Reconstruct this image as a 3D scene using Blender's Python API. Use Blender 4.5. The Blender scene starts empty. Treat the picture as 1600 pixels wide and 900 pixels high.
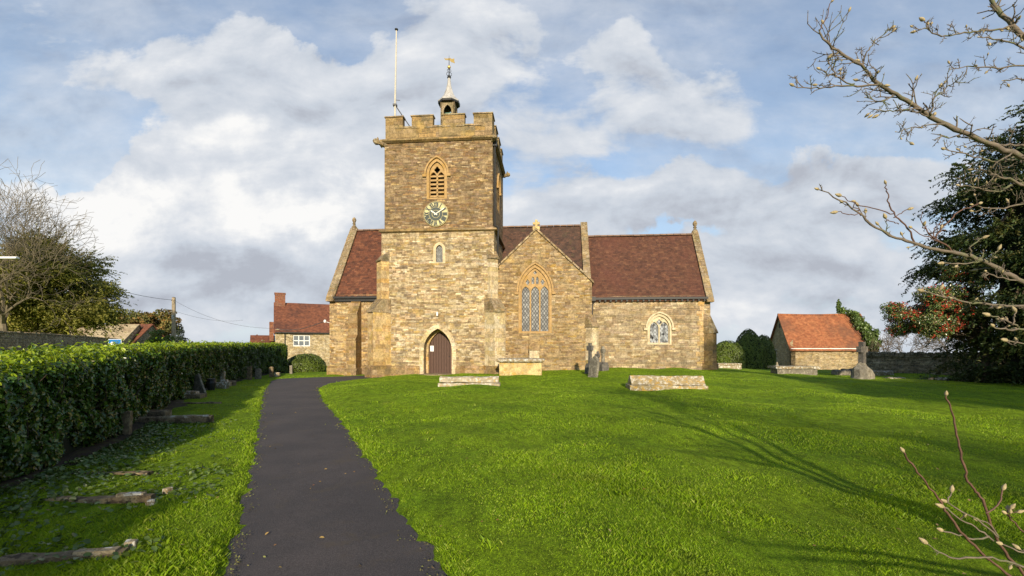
import bpy, math, random
import numpy as np
from mathutils import Vector, Matrix, noise as mnoise
from mathutils.geometry import tessellate_polygon

scene = bpy.context.scene
COL = scene.collection
R = math.radians
# ------------------------------------------------------------------ camera, light, exposure
F, HY, EYE = 711.0, 542.0, 1.55          # focal length and horizon of the photograph in its pixels, eye height
cam_d = bpy.data.cameras.new('camera'); cam = bpy.data.objects.new('camera', cam_d); COL.objects.link(cam)
cam.location = (0, 0, EYE); cam.rotation_euler = (R(90), 0, 0)
cam_d.sensor_width = 36.0; cam_d.lens = 36.0*F/1600.0
cam_d.shift_y = (HY-450.0)/1600.0
cam_d.clip_start = 0.05; cam_d.clip_end = 3000
scene.camera = cam
SUN_EL, SUN_X = R(18.5), 0.05            # the sun stands low behind the camera, a touch to the right
sun_dir = Vector((SUN_X*math.cos(SUN_EL), -math.sqrt(1-SUN_X**2)*math.cos(SUN_EL), math.sin(SUN_EL))).normalized()
sd = bpy.data.lights.new('sun', 'SUN'); so = bpy.data.objects.new('sun', sd); COL.objects.link(so)
sd.energy = 5.0; sd.angle = R(1.1); sd.color = (1.0, 0.86, 0.66)
so.rotation_euler = (-sun_dir).to_track_quat('-Z', 'Y').to_euler(); so.location = (0, -20, 20)
scene.view_settings.view_transform = 'Standard'; scene.view_settings.look = 'None'
scene.view_settings.exposure = 0.33; scene.view_settings.gamma = 1.0
scene.render.engine = 'CYCLES'
scene.cycles.max_bounces = 6; scene.cycles.transparent_max_bounces = 6
scene.cycles.caustics_reflective = False; scene.cycles.caustics_refractive = False
scene.cycles.use_denoising = True

# ------------------------------------------------------------------ node helpers
class NT:
    def __init__(s, tree): s.t = tree; s.t.nodes.clear()
    def n(s, typ, props=None, **kw):
        nd = s.t.nodes.new(typ)
        for k, v in (props or {}).items(): setattr(nd, k, v)
        for k, v in kw.items(): s.put(nd, k.replace('_', ' ') if k.replace('_', ' ') in nd.inputs else k, v)
        return nd
    def put(s, nd, key, v):
        i = nd.inputs[key]
        if isinstance(v, bpy.types.NodeSocket): s.t.links.new(v, i)
        elif isinstance(v, bpy.types.Node): s.t.links.new(v.outputs[0], i)
        elif isinstance(v, (tuple, list)) and len(v) == 3 and i.type == 'RGBA': i.default_value = (*v, 1)
        else: i.default_value = v
    def m(s, op, a, b=None, c=None, clamp=False):
        nd = s.t.nodes.new('ShaderNodeMath'); nd.operation = op; nd.use_clamp = clamp
        for i, v in enumerate((a, b, c)):
            if v is not None: s.put(nd, i, v)
        return nd.outputs[0]
    def vm(s, op, a, b=None, scale=None):
        nd = s.t.nodes.new('ShaderNodeVectorMath'); nd.operation = op
        s.put(nd, 0, a)
        if b is not None: s.put(nd, 1, b)
        if scale is not None: s.put(nd, 'Scale', scale)
        return nd.outputs[1] if op in ('LENGTH', 'DOT_PRODUCT', 'DISTANCE') else nd.outputs[0]
    def mix(s, fac, a, b, mode='MIX'):
        nd = s.t.nodes.new('ShaderNodeMix'); nd.data_type = 'RGBA'; nd.blend_type = mode; nd.clamp_factor = True
        s.put(nd, 0, fac); s.put(nd, 6, a); s.put(nd, 7, b)
        return nd.outputs[2]
    def noise(s, vec, scale, detail=4, rough=.55, dim='3D', dist=0):
        nd = s.n('ShaderNodeTexNoise', {'noise_dimensions': dim})
        s.put(nd, 'Vector', vec); s.put(nd, 'Scale', scale); s.put(nd, 'Detail', detail); s.put(nd, 'Roughness', rough); s.put(nd, 'Distortion', dist)
        return nd.outputs[0]
    def ramp(s, fac, stops, interp='LINEAR'):
        nd = s.t.nodes.new('ShaderNodeValToRGB'); cr = nd.color_ramp; cr.interpolation = interp
        while len(cr.elements) < len(stops): cr.elements.new(.5)
        for e, (p, c) in zip(cr.elements, stops):
            e.position = p; e.color = (*c, 1) if isinstance(c, (tuple, list)) else (c, c, c, 1)
        s.put(nd, 0, fac); return nd.outputs[0]
    def step(s, x, lo, hi):
        nd = s.t.nodes.new('ShaderNodeMapRange'); nd.interpolation_type = 'SMOOTHSTEP'
        s.put(nd, 0, x); s.put(nd, 1, lo); s.put(nd, 2, hi); return nd.outputs[0]
    def sep(s, v): return s.n('ShaderNodeSeparateXYZ', None, Vector=v).outputs
    def comb(s, x=0., y=0., z=0.): return s.n('ShaderNodeCombineXYZ', None, X=x, Y=y, Z=z).outputs[0]

def newmat(name):
    m = bpy.data.materials.new(name); m.use_nodes = True
    return m, NT(m.node_tree)
def finish(nt, color, rough=.85, bump=None, bstr=.5, bdist=.02, spec=.3, transl=None, metallic=0., coat=0):
    p = nt.n('ShaderNodeBsdfPrincipled')
    nt.put(p, 'Base Color', color); nt.put(p, 'Roughness', rough); nt.put(p, 'Metallic', metallic)
    nt.put(p, 'Specular IOR Level', spec)
    if bump is not None:
        b = nt.n('ShaderNodeBump'); nt.put(b, 'Height', bump); nt.put(b, 'Strength', bstr); nt.put(b, 'Distance', bdist)
        nt.put(p, 'Normal', b.outputs[0])
    out = nt.n('ShaderNodeOutputMaterial'); sh = p.outputs[0]
    if transl:
        tr = nt.n('ShaderNodeBsdfTranslucent'); nt.put(tr, 'Color', transl[1])
        mx = nt.n('ShaderNodeMixShader'); nt.put(mx, 0, transl[0]); nt.put(mx, 1, sh); nt.put(mx, 2, tr); sh = mx.outputs[0]
    nt.put(out, 0, sh)

def cells(nt, uv, rowh, length, jitter=.05, rowvar=.35, lenvar=.8, mort=.012):
    """coursed cells: rows of varied height, stones of varied length; -> random value, random colour, joint mask, row fraction"""
    x, y, _ = nt.sep(uv)
    wob = nt.noise(uv, 1.3, 3)
    y2 = nt.m('ADD', y, nt.m('MULTIPLY', nt.m('SUBTRACT', wob, .5), jitter*2))
    fine = nt.noise(uv, 9, 3)
    y2 = nt.m('ADD', y2, nt.m('MULTIPLY', nt.m('SUBTRACT', fine, .5), jitter*.35))
    b = nt.m('DIVIDE', y2, rowh)
    rv = nt.n('ShaderNodeTexNoise', {'noise_dimensions': '1D'}); nt.put(rv, 'W', nt.m('MULTIPLY', b, .55)); nt.put(rv, 'Detail', 1.)
    b = nt.m('ADD', b, nt.m('MULTIPLY', rv.outputs[0], rowvar*4))
    row = nt.m('FLOOR', b); fb = nt.m('SUBTRACT', b, row)
    wr = nt.n('ShaderNodeTexWhiteNoise', {'noise_dimensions': '1D'}); nt.put(wr, 'W', row)
    r1 = wr.outputs[0]
    a = nt.m('DIVIDE', nt.m('ADD', x, nt.m('MULTIPLY', nt.m('SUBTRACT', fine, .5), jitter*.5)), length)
    a = nt.m('MULTIPLY', a, nt.m('ADD', nt.m('MULTIPLY', r1, .7), .65))
    a = nt.m('ADD', a, nt.m('MULTIPLY', r1, 53.))
    ln = nt.n('ShaderNodeTexNoise', {'noise_dimensions': '2D'})
    nt.put(ln, 'Vector', nt.comb(a, nt.m('MULTIPLY', row, 7.31), 0.)); nt.put(ln, 'Scale', .8); nt.put(ln, 'Detail', 1.)
    a = nt.m('ADD', a, nt.m('MULTIPLY', ln.outputs[0], lenvar*2))
    c = nt.m('FLOOR', a); fa = nt.m('SUBTRACT', a, c)
    wn = nt.n('ShaderNodeTexWhiteNoise', {'noise_dimensions': '2D'}); nt.put(wn, 'Vector', nt.comb(c, row, 0.))
    ea = nt.m('MULTIPLY', nt.m('MINIMUM', fa, nt.m('SUBTRACT', 1., fa)), length)
    eb = nt.m('MULTIPLY', nt.m('MINIMUM', fb, nt.m('SUBTRACT', 1., fb)), rowh)
    e = nt.m('MINIMUM', ea, eb)
    joint = nt.m('SUBTRACT', 1., nt.step(e, 0., mort))
    return wn.outputs[0], wn.outputs[1], joint, fb

def stone_mat(name, cols, rowh=.14, length=.38, mortar=(.40, .32, .2), stain=.5, stain_col=(.13, .09, .05), tint=None, bstr=.8, lichen=0., moss=0., blocks=.17):
    m, nt = newmat(name)
    uv = nt.n('ShaderNodeTexCoord').outputs['UV']
    geo = nt.n('ShaderNodeNewGeometry').outputs['Position']
    v, c3, joint, fb = cells(nt, uv, rowh*.72, length*.78, jitter=.10, mort=.016)
    vb, cb3, jb, fbb = cells(nt, nt.vm('ADD', uv, (3.7, 1.9, 0.)), max(rowh*1.9, .24), length*1.15, jitter=.06, rowvar=.2, mort=.016)
    big_sel = nt.m('GREATER_THAN', vb, 1.-blocks)
    n = len(cols); mean = tuple(sum(c[i] for c in cols)/n for i in range(3))
    soft = lambda c, k: tuple(mean[i]+(c[i]-mean[i])*k for i in range(3))
    col = nt.ramp(v, [(i/n, tuple(x*w for x, w in zip(soft(c, .85), (.97, .925, .87)))) for i, c in enumerate(cols)], 'CONSTANT')
    lightc = max(cols, key=sum)
    r, g, b = nt.sep(c3)
    hs = nt.n('ShaderNodeHueSaturation')
    nt.put(hs, 'Hue', nt.m('ADD', .490, nt.m('MULTIPLY', r, .02))); nt.put(hs, 'Saturation', nt.m('ADD', .85, nt.m('MULTIPLY', g, .3)))
    nt.put(hs, 'Value', nt.m('ADD', .82, nt.m('MULTIPLY', b, .36))); nt.put(hs, 'Color', col); col = hs.outputs[0]
    col = nt.mix(nt.m('MULTIPLY', big_sel, .62), col, nt.mix(nt.sep(cb3)[0], tuple(x*w for x, w in zip(lightc, (1.08, 1.06, 1.06))), mean))
    joint = nt.m('ADD', nt.m('MULTIPLY', joint, nt.m('SUBTRACT', 1., big_sel)), nt.m('MULTIPLY', jb, big_sel))
    pit = nt.noise(geo, 9, 6, .72)
    col = nt.mix(1., col, nt.ramp(pit, [(.3, .5), (.5, 1.), (.72, 1.45)]), 'MULTIPLY')
    grain = nt.noise(geo, 26, 5, .7)
    col = nt.mix(1., col, nt.ramp(grain, [(.25, .55), (.75, 1.35)]), 'MULTIPLY')
    col = nt.mix(nt.m('MULTIPLY', joint, .6), col, mortar)
    # blotches that ignore the courses: weathered ochre and soot
    p1 = nt.noise(geo, .55, 5, .62); p2 = nt.noise(nt.vm('ADD', geo, (31., 7., 3.)), 1.3, 5, .65)
    col = nt.mix(nt.m('MULTIPLY', nt.step(p1, .48, .68), stain), col, nt.mix(.45, col, stain_col))
    col = nt.mix(nt.m('MULTIPLY', nt.step(p2, .56, .72), .55), col, tint or (.46, .30, .09))
    streak = nt.noise(nt.vm('MULTIPLY', nt.vm('ADD', geo, (7., 0., 0.)), (3.2, 3.2, .35)), 1., 5, .65)
    col = nt.mix(nt.m('MULTIPLY', nt.step(streak, .52, .70), .55), col, nt.mix(.35, stain_col, col))
    p3 = nt.noise(nt.vm('ADD', geo, (11., 2., 40.)), 2.6, 6, .7)
    col = nt.mix(1., col, nt.ramp(p3, [(.3, .68), (.5, 1.), (.7, 1.3)]), 'MULTIPLY')
    if moss:
        col = nt.mix(nt.m('MULTIPLY', nt.step(nt.noise(geo, 2.1, 5, .7), .5, .66), moss), col, (.07, .075, .03))
    if lichen:
        l = nt.noise(nt.vm('ADD', geo, (3., 17., 9.)), 7., 5, .7)
        col = nt.mix(nt.m('MULTIPLY', nt.step(l, .57, .62), lichen), col, (.62, .58, .48))
    sp = nt.noise(geo, 60, 2, .5)
    col = nt.mix(nt.m('MULTIPLY', nt.step(sp, .68, .74), .35), col, (.62, .55, .4))
    h = nt.m('ADD', nt.m('MULTIPLY', nt.m('SUBTRACT', 1., joint), .7), nt.m('ADD', nt.m('MULTIPLY', grain, .6), nt.m('MULTIPLY', v, .35)))
    finish(nt, col, .92, h, bstr, .03, .15)
    return m

def tile_mat(name, cols, rowh=.11, length=.17, patch=(.06, .035, .028), patch_amt=.5, moss=0., lift=.02):
    m, nt = newmat(name)
    uv = nt.n('ShaderNodeTexCoord').outputs['UV']; geo = nt.n('ShaderNodeNewGeometry').outputs['Position']
    v, c3, joint, fb = cells(nt, uv, rowh, length, jitter=.012, rowvar=.03, lenvar=.08, mort=.006)
    n = len(cols)
    col = nt.ramp(v, [(i/max(1, n-1), c) for i, c in enumerate(cols)])
    col = nt.mix(1., col, nt.ramp(nt.noise(geo, 3.5, 5, .7), [(.3, .62), (.72, 1.35)]), 'MULTIPLY')
    p = nt.noise(nt.vm('MULTIPLY', geo, (1., 1., .8)), .42, 6, .68)
    col = nt.mix(nt.m('MULTIPLY', nt.step(p, .47, .66), patch_amt), col, patch)
    if moss: col = nt.mix(nt.m('MULTIPLY', nt.step(nt.noise(geo, 2.7, 5, .7), .55, .68), moss), col, (.10, .09, .03))
    edge = nt.m('SUBTRACT', 1., nt.step(fb, 0., .22))
    col = nt.mix(nt.m('MULTIPLY', edge, .35), col, (.03, .016, .012))
    sp = nt.noise(geo, 22, 3, .6); col = nt.mix(nt.m('MULTIPLY', nt.step(sp, .66, .74), .3), col, (.35, .3, .22))
    h = nt.m('ADD', nt.m('SUBTRACT', nt.m('MULTIPLY', nt.m('SUBTRACT', 1., fb), 1.), nt.m('MULTIPLY', joint, .4)), nt.m('MULTIPLY', v, .6))
    finish(nt, col, .8, h, .7, lift, .25)
    return m

def plain_mat(name, col, rough=.7, var=.3, scale=6., metallic=0., bump=.2, second=None, sec_scale=3., sec_lo=.5, sec_hi=.62, spec=.3):
    m, nt = newmat(name); geo = nt.n('ShaderNodeNewGeometry').outputs['Position']
    nz = nt.noise(geo, scale, 5, .65)
    c = nt.mix(1., col, nt.ramp(nz, [(.25, 1-var), (.75, 1+var)]), 'MULTIPLY')
    if second: c = nt.mix(nt.step(nt.noise(nt.vm('ADD', geo, (5., 3., 8.)), sec_scale, 5, .7), sec_lo, sec_hi), c, second)
    finish(nt, c, rough, nt.noise(geo, scale*4, 4, .6), bump, .01, spec, metallic=metallic)
    return m

def lichen_mat(name, base, a, b, sc=6.):
    m, nt = newmat(name); geo = nt.n('ShaderNodeNewGeometry').outputs['Position']
    c = nt.mix(1., base, nt.ramp(nt.noise(geo, 5, 6, .7), [(.25, .55), (.75, 1.3)]), 'MULTIPLY')
    c = nt.mix(nt.step(nt.noise(geo, sc, 5, .7), .5, .58), c, a)
    c = nt.mix(nt.step(nt.noise(nt.vm('ADD', geo, (9., 4., 1.)), sc*.8, 5, .7), .53, .6), c, b)
    c = nt.mix(nt.m('MULTIPLY', nt.step(nt.noise(geo, 20, 4, .7), .56, .64), .6), c, (.09, .075, .05))
    finish(nt, c, .95, nt.noise(geo, 16, 6, .7), .8, .03, .1)
    return m

def leaf_mat(name, cols, rough=.45, transl=.25, tcol=(.2, .3, .03), patch=None, spec=.4, sc=.8):
    m, nt = newmat(name); g = nt.n('ShaderNodeNewGeometry'); geo = g.outputs['Position']; rnd = g.outputs['Random Per Island']
    n = len(cols)
    c = nt.ramp(rnd, [(i/max(1, n-1), x) for i, x in enumerate(cols)])
    c = nt.mix(1., c, nt.ramp(nt.noise(geo, sc, 4, .6), [(.3, .6), (.7, 1.35)]), 'MULTIPLY')
    if patch: c = nt.mix(nt.m('MULTIPLY', nt.step(nt.noise(geo, patch[1], 4, .6), patch[2], patch[3]), .8), c, patch[0])
    finish(nt, c, rough, spec=spec, transl=(transl, tcol) if transl else None)
    return m

# ------------------------------------------------------------------ object helpers
def tag(o, label=None, cat=None, group=None, kind=None):
    if label: o['label'] = label
    if cat: o['category'] = cat
    if group: o['group'] = group
    if kind: o['kind'] = kind
    return o
def thing(name, label, cat, loc=(0, 0, 0), rz=0., group=None):
    o = bpy.data.objects.new(name, None); COL.objects.link(o); o.location = loc; o.rotation_euler = (0, 0, rz)
    o.empty_display_size = .2
    return tag(o, label, cat, group)
def copy_tree(o, parent=None):
    c = o.copy(); COL.objects.link(c); c.parent = parent
    for ch in list(o.children): copy_tree(ch, c)
    return c

def auto_uv(me):
    """UVs in metres measured along each face: across, and up the wall or the slope"""
    uvl = me.uv_layers.new(name='UVMap')
    nl = len(me.loops)
    co = np.empty(len(me.vertices)*3, np.float32); me.vertices.foreach_get('co', co); co = co.reshape(-1, 3)
    vi = np.empty(nl, np.int32); me.loops.foreach_get('vertex_index', vi)
    nf = len(me.polygons)
    nr = np.empty(nf*3, np.float32); me.polygons.foreach_get('normal', nr); nr = nr.reshape(-1, 3)
    tot = np.empty(nf, np.int32); me.polygons.foreach_get('loop_total', tot)
    t = np.cross(np.array([0, 0, 1.]), nr); ln = np.linalg.norm(t, axis=1)
    t[ln < 1e-3] = (1, 0, 0); t /= np.maximum(np.linalg.norm(t, axis=1), 1e-6)[:, None]
    b = np.cross(nr, t)
    T = np.repeat(t, tot, axis=0); B = np.repeat(b, tot, axis=0); P = co[vi]
    uv = np.stack([(P*T).sum(1), (P*B).sum(1)], 1).astype(np.float32)
    uvl.data.foreach_set('uv', uv.ravel())

class MB:
    def __init__(s): s.v = []; s.f = []
    def add(s, vs, fs):
        o = len(s.v); s.v += [tuple(p) for p in vs]; s.f += [tuple(i+o for i in f) for f in fs]; return s
    def box(s, x0, x1, y0, y1, z0, z1, M=None):
        vs = [(x0, y0, z0), (x1, y0, z0), (x1, y1, z0), (x0, y1, z0), (x0, y0, z1), (x1, y0, z1), (x1, y1, z1), (x0, y1, z1)]
        if M: vs = [M @ Vector(p) for p in vs]
        return s.add(vs, [(0, 3, 2, 1), (4, 5, 6, 7), (0, 1, 5, 4), (1, 2, 6, 5), (2, 3, 7, 6), (3, 0, 4, 7)])
    def slab(s, outer, holes=(), t=.3, M=None):
        """polygon in x-z with holes, front at y=0, back at y=t"""
        loops = [list(outer)]+[list(h) for h in holes]
        flat = [p for l in loops for p in l]
        tris = tessellate_polygon([[Vector((p[0], p[1], 0)) for p in l] for l in loops])
        n = len(flat); vs = [(p[0], 0, p[1]) for p in flat]+[(p[0], t, p[1]) for p in flat]
        fs = []
        for a, b, c in tris:
            ar = (flat[b][0]-flat[a][0])*(flat[c][1]-flat[a][1])-(flat[c][0]-flat[a][0])*(flat[b][1]-flat[a][1])
            if abs(ar) < 1e-10: continue
            f = (a, b, c) if ar > 0 else (a, c, b)     # counter-clockwise in x-z faces -y
            fs.append(f); fs.append(tuple(i+n for i in reversed(f)))
        o = 0
        for k, l in enumerate(loops):
            m = len(l); area = sum(l[i][0]*l[(i+1) % m][1]-l[(i+1) % m][0]*l[i][1] for i in range(m))
            ccw = area > 0
            if k: ccw = not ccw
            for i in range(m):
                a, b = o+i, o+(i+1) % m
                fs.append((a, a+n, b+n, b) if ccw else (a, b, b+n, a+n))
            o += m
        if M: vs = [M @ Vector(p) for p in vs]
        return s.add(vs, fs)
    def prism(s, prof, t, M=None):
        """profile polygon in y-z (y forward), width t along x centred on 0"""
        n = len(prof); area = sum(prof[i][0]*prof[(i+1) % n][1]-prof[(i+1) % n][0]*prof[i][1] for i in range(n))
        if area < 0: prof = prof[::-1]
        vs = [(-t/2, y, z) for y, z in prof]+[(t/2, y, z) for y, z in prof]
        fs = [tuple(reversed(range(n))), tuple(range(n, 2*n))]+[(i, (i+1) % n, (i+1) % n+n, i+n) for i in range(n)]
        if M: vs = [M @ Vector(p) for p in vs]
        return s.add(vs, fs)
    def ring(s, x0, x1, y0, y1, prof):
        """profile (offset outwards, z) carried round a rectangle"""
        n = len(prof); vs = []
        for (cx, sx), (cy, sy) in (((x0, -1), (y0, -1)), ((x1, 1), (y0, -1)), ((x1, 1), (y1, 1)), ((x0, -1), (y1, 1))):
            vs += [(cx+sx*o, cy+sy*o, z) for o, z in prof]
        fs = [(c*n+i, ((c+1) % 4)*n+i, ((c+1) % 4)*n+(i+1) % n, c*n+(i+1) % n) for c in range(4) for i in range(n)]
        return s.add(vs, fs)
    def tube(s, pts, rad, seg=6, cap=True):
        pts = [Vector(p) for p in pts]; n = len(pts)
        if not isinstance(rad, (list, tuple)): rad = [rad]*n
        vs = []; prev = None
        for i, p in enumerate(pts):
            d = (pts[min(i+1, n-1)]-pts[max(i-1, 0)])
            d = d.normalized() if d.length > 1e-9 else Vector((0, 0, 1))
            if prev is None:
                ref = Vector((0, 0, 1)) if abs(d.z) < .9 else Vector((1, 0, 0)); x = d.cross(ref).normalized()
            else: x = (prev-d*prev.dot(d)); x = x.normalized() if x.length > 1e-6 else d.orthogonal().normalized()
            prev = x; y = d.cross(x)
            for k in range(seg):
                a = 2*math.pi*k/seg; vs.append(p+(x*math.cos(a)+y*math.sin(a))*rad[i])
        fs = [(i*seg+k, i*seg+(k+1) % seg, (i+1)*seg+(k+1) % seg, (i+1)*seg+k) for i in range(n-1) for k in range(seg)]
        if cap: fs += [tuple(reversed(range(seg))), tuple(range((n-1)*seg, n*seg))]
        return s.add(vs, fs)
    def lathe(s, prof, cx=0, cy=0, seg=12, M=None, rot=0.):
        """profile (radius, z) from bottom to top"""
        n = len(prof); vs = []
        for r, z in prof:
            for k in range(seg):
                a = 2*math.pi*k/seg+rot; vs.append((cx+max(r, 1e-4)*math.cos(a), cy+max(r, 1e-4)*math.sin(a), z))
        fs = [(i*seg+k, i*seg+(k+1) % seg, (i+1)*seg+(k+1) % seg, (i+1)*seg+k) for i in range(n-1) for k in range(seg)]
        fs += [tuple(reversed(range(seg))), tuple(range((n-1)*seg, n*seg))]
        if M: vs = [M @ Vector(p) for p in vs]
        return s.add(vs, fs)
    def jitter(s, amp, sc=3., seed=0):
        s.v = [tuple(Vector(p)+mnoise.noise_vector(Vector(p)*sc+Vector((seed, 0, 0)))*amp) for p in s.v]; return s
    def build(s, name, mat, parent=None, off=(0, 0, 0), loc=None, label=None, smooth=False, bevel=0., sub=0, rz=0):
        me = bpy.data.meshes.new(name)
        me.from_pydata([(p[0]-off[0], p[1]-off[1], p[2]-off[2]) for p in s.v], [], s.f); me.update()
        me.materials.append(mat)
        auto_uv(me)
        if smooth: me.polygons.foreach_set('use_smooth', [True]*len(me.polygons))
        o = bpy.data.objects.new(name, me); COL.objects.link(o); o.parent = parent
        if loc: o.location = loc
        if rz: o.rotation_euler = (0, 0, rz)
        if label: o['label'] = label
        if sub: md = o.modifiers.new('sub', 'SUBSURF'); md.levels = md.render_levels = sub; md.subdivision_type = 'SIMPLE'
        if bevel: md = o.modifiers.new('bevel', 'BEVEL'); md.width = bevel; md.segments = 2; md.limit_method = 'ANGLE'; md.angle_limit = R(35)
        return o

def TR(x, y, z, rz=0.): return Matrix.Translation((x, y, z)) @ Matrix.Rotation(rz, 4, 'Z')
def arch(cx, z0, zs, w, h, n=10, closed=True):
    """pointed arch outline: sill z0, springing zs, rise h; counter-clockwise in x-z"""
    Rr = (w*w/4+h*h)/w; pr = []
    ang = math.atan2(h, Rr-w/2)
    for i in range(n+1):
        a = ang*i/n; pr.append((cx+w/2-Rr+Rr*math.cos(a), zs+Rr*math.sin(a)))
    left = [(2*cx-x, z) for x, z in reversed(pr[:-1])]
    return ([(cx-w/2, z0), (cx+w/2, z0)] if closed else [])+pr+left

def numpy_mesh(name, V, Fc, mat, loc=None, parent=None, smooth=False):
    """V (n,3), Fc (m,k) -> object"""
    me = bpy.data.meshes.new(name); n, k = Fc.shape
    me.vertices.add(len(V)); me.vertices.foreach_set('co', V.astype(np.float32).ravel())
    me.loops.add(n*k); me.loops.foreach_set('vertex_index', Fc.astype(np.int32).ravel())
    me.polygons.add(n); me.polygons.foreach_set('loop_start', np.arange(0, n*k, k, dtype=np.int32))
    me.update(calc_edges=True)
    if smooth: me.polygons.foreach_set('use_smooth', np.ones(n, bool))
    me.materials.append(mat)
    o = bpy.data.objects.new(name, me); COL.objects.link(o); o.parent = parent
    if loc is not None: o.location = loc
    return o
rng = np.random.default_rng(7)
def leaf_cloud(name, P, N, size, mat, ratio=.45, spread=.6, fold=.25, parent=None, loc=None, droop=0.):
    """one folded six-corner leaf at each point P, facing roughly along N"""
    n = len(P); size = np.broadcast_to(size, (n,))*rng.uniform(.65, 1.25, n)
    N = N+rng.normal(0, spread, (n, 3)); N /= np.linalg.norm(N, axis=1)[:, None]
    t = rng.normal(0, 1, (n, 3)); t[:, 2] -= droop
    t -= (t*N).sum(1)[:, None]*N; t /= np.linalg.norm(t, axis=1)[:, None]+1e-9
    b = np.cross(N, t); L = size[:, None]; W = L*ratio*.5
    pts = [P-t*L*.5, P-t*L*.15+b*W+N*L*fold*.4, P+t*L*.22+b*W*.85+N*L*fold*.4, P+t*L*.5, P+t*L*.22-b*W*.85+N*L*fold*.4, P-t*L*.15-b*W+N*L*fold*.4]
    V = np.stack(pts, 1).reshape(-1, 3); i = (np.arange(n)*6)[:, None]
    Fc = np.concatenate([i+np.array([[0, 1, 2, 3]]), i+np.array([[0, 3, 4, 5]])], 0)
    if loc is not None: V = V-np.array(loc)
    return numpy_mesh(name, V, Fc, mat, loc if parent is None else None, parent)

def blob_points(c, r, n, shell=.55, bump=.25, seed=0.):
    """points in the outer part of a lumpy ellipsoid, with outward normals"""
    d = rng.normal(0, 1, (n, 3)); d /= np.linalg.norm(d, axis=1)[:, None]
    k = np.array([1+bump*(mnoise.noise(Vector(x)*1.7+Vector((seed, seed, 0)))+.6*mnoise.noise(Vector(x)*4+Vector((seed, 0, 3)))) for x in d])
    rad = (shell+(1-shell)*rng.uniform(0, 1, n)**.5)*k
    return np.array(c)+d*np.array(r)*rad[:, None], d/np.array(r)

def branch_tree(mb, p, d, length, rad, depth, rnd, spread=.6, up=.12, seg=3, minr=.006, kids=(2, 3), shrink=.74, sides=5, tips=None, wig=.16):
    pts = [p]; rs = [rad]; cur = p.copy(); dd = d.copy()
    for i in range(seg):
        dd = (dd+Vector((rnd.gauss(0, wig), rnd.gauss(0, wig), rnd.gauss(0, wig)+up*.5))).normalized()
        cur = cur+dd*length/seg; pts.append(cur.copy()); rs.append(max(minr, rad*(1-.35*(i+1)/seg)))
    mb.tube(pts, rs, sides if rad > .03 else 3, cap=False)
    if depth == 0:
        if tips is not None: tips.append((cur, dd))
        return
    for k in range(rnd.randint(*kids)+(1 if depth > 2 and rnd.random() < .4 else 0)):
        ax = dd.orthogonal().normalized(); ax.rotate(Matrix.Rotation(rnd.uniform(0, 6.28), 3, dd))
        nd = (dd+ax*rnd.uniform(.45, 1.15)*spread*1.3+Vector((0, 0, up))).normalized()
        j = len(pts)-1 if k == 0 else rnd.randint(max(1, len(pts)-3), len(pts)-1)
        branch_tree(mb, pts[j], nd, length*rnd.uniform(.62, .9)*shrink/.74, max(minr, rs[j]*rnd.uniform(.55, .8)), depth-1, rnd, spread, up, seg, minr, kids, shrink, sides, tips, wig)

def S(x, a, b):
    t = np.clip((np.asarray(x, float)-a)/(b-a), 0, 1); return t*t*(3-2*t)
def lat(x): return np.interp(x, [-30, -14, -11, -4, 3, 8, 12, 16, 20, 40], [-.6, -.36, -.26, 0, .2, .27, .16, -.02, -.12, -.3])
def base_h(x, y):
    h = S(y, 12, 24)*lat(x); far = S(y, 31, 43)
    return h*(1-far)+far*(-.7)-np.maximum(0, np.asarray(y, float)-62)*.022
XL = ([-8, 3.08, 4.27, 6.19, 10.2, 17, 21.8, 25, 27.4], [3.4, -1.906, -2.49, -3.48, -5.6, -9.2, -11.6, -13.2, -14.0])
XR = ([-8, 3.08, 4.27, 6.19, 9.34, 13.3, 17.5, 20.8, 23.4, 24.3, 27.4], [4.9, -.477, -1.08, -2.0, -3.55, -5.6, -7.5, -8.4, -8.2, -7.2, -7.0])
PATH_END = 27.2
def edge_wob(y): return .025*np.sin(y*5.1)+.02*np.sin(y*11.7+1)+.015*np.sin(y*23+2)
def path_dist(x, y):
    """metres outside the path (0 on it)"""
    x = np.asarray(x, float); y = np.asarray(y, float)
    d = np.maximum(np.maximum(np.interp(y, *XL)+edge_wob(y)-x, x-np.interp(y, *XR)-edge_wob(y+3)), 0)*.88
    return np.maximum(d, np.where(y > PATH_END, y-PATH_END, 0))
def lawn_h(x, y):
    x = np.asarray(x, float); y = np.asarray(y, float)
    d = path_dist(x, y); k = S(d, 0, .12); k2 = S(d, .1, 1.5)*(1-S(np.hypot(x, y), 60, 90))
    b = .022*(np.sin(.9*x+1.3*y)+np.sin(1.7*x-.6*y+1)+np.sin(.5*y-2.1*x+2))+.012*(np.sin(3.1*x+2.2*y)+np.sin(4.3*y-2.7*x))
    m = .16*np.exp(-((x+5.6)**2/3.+(y-16.5)**2/14.))*S(d, .05, 1.)
    return base_h(x, y)-.025+.06*k+b*k2+m
def at(px, d, py=None, z=None):
    """a point of the place seen at photo pixel (px, py), d metres ahead"""
    X = (px-800.)/F*d
    if py is not None: z = EYE+(HY-py)/F*d
    elif z is None: z = float(lawn_h(X, d))
    return Vector((X, d, z))
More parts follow.
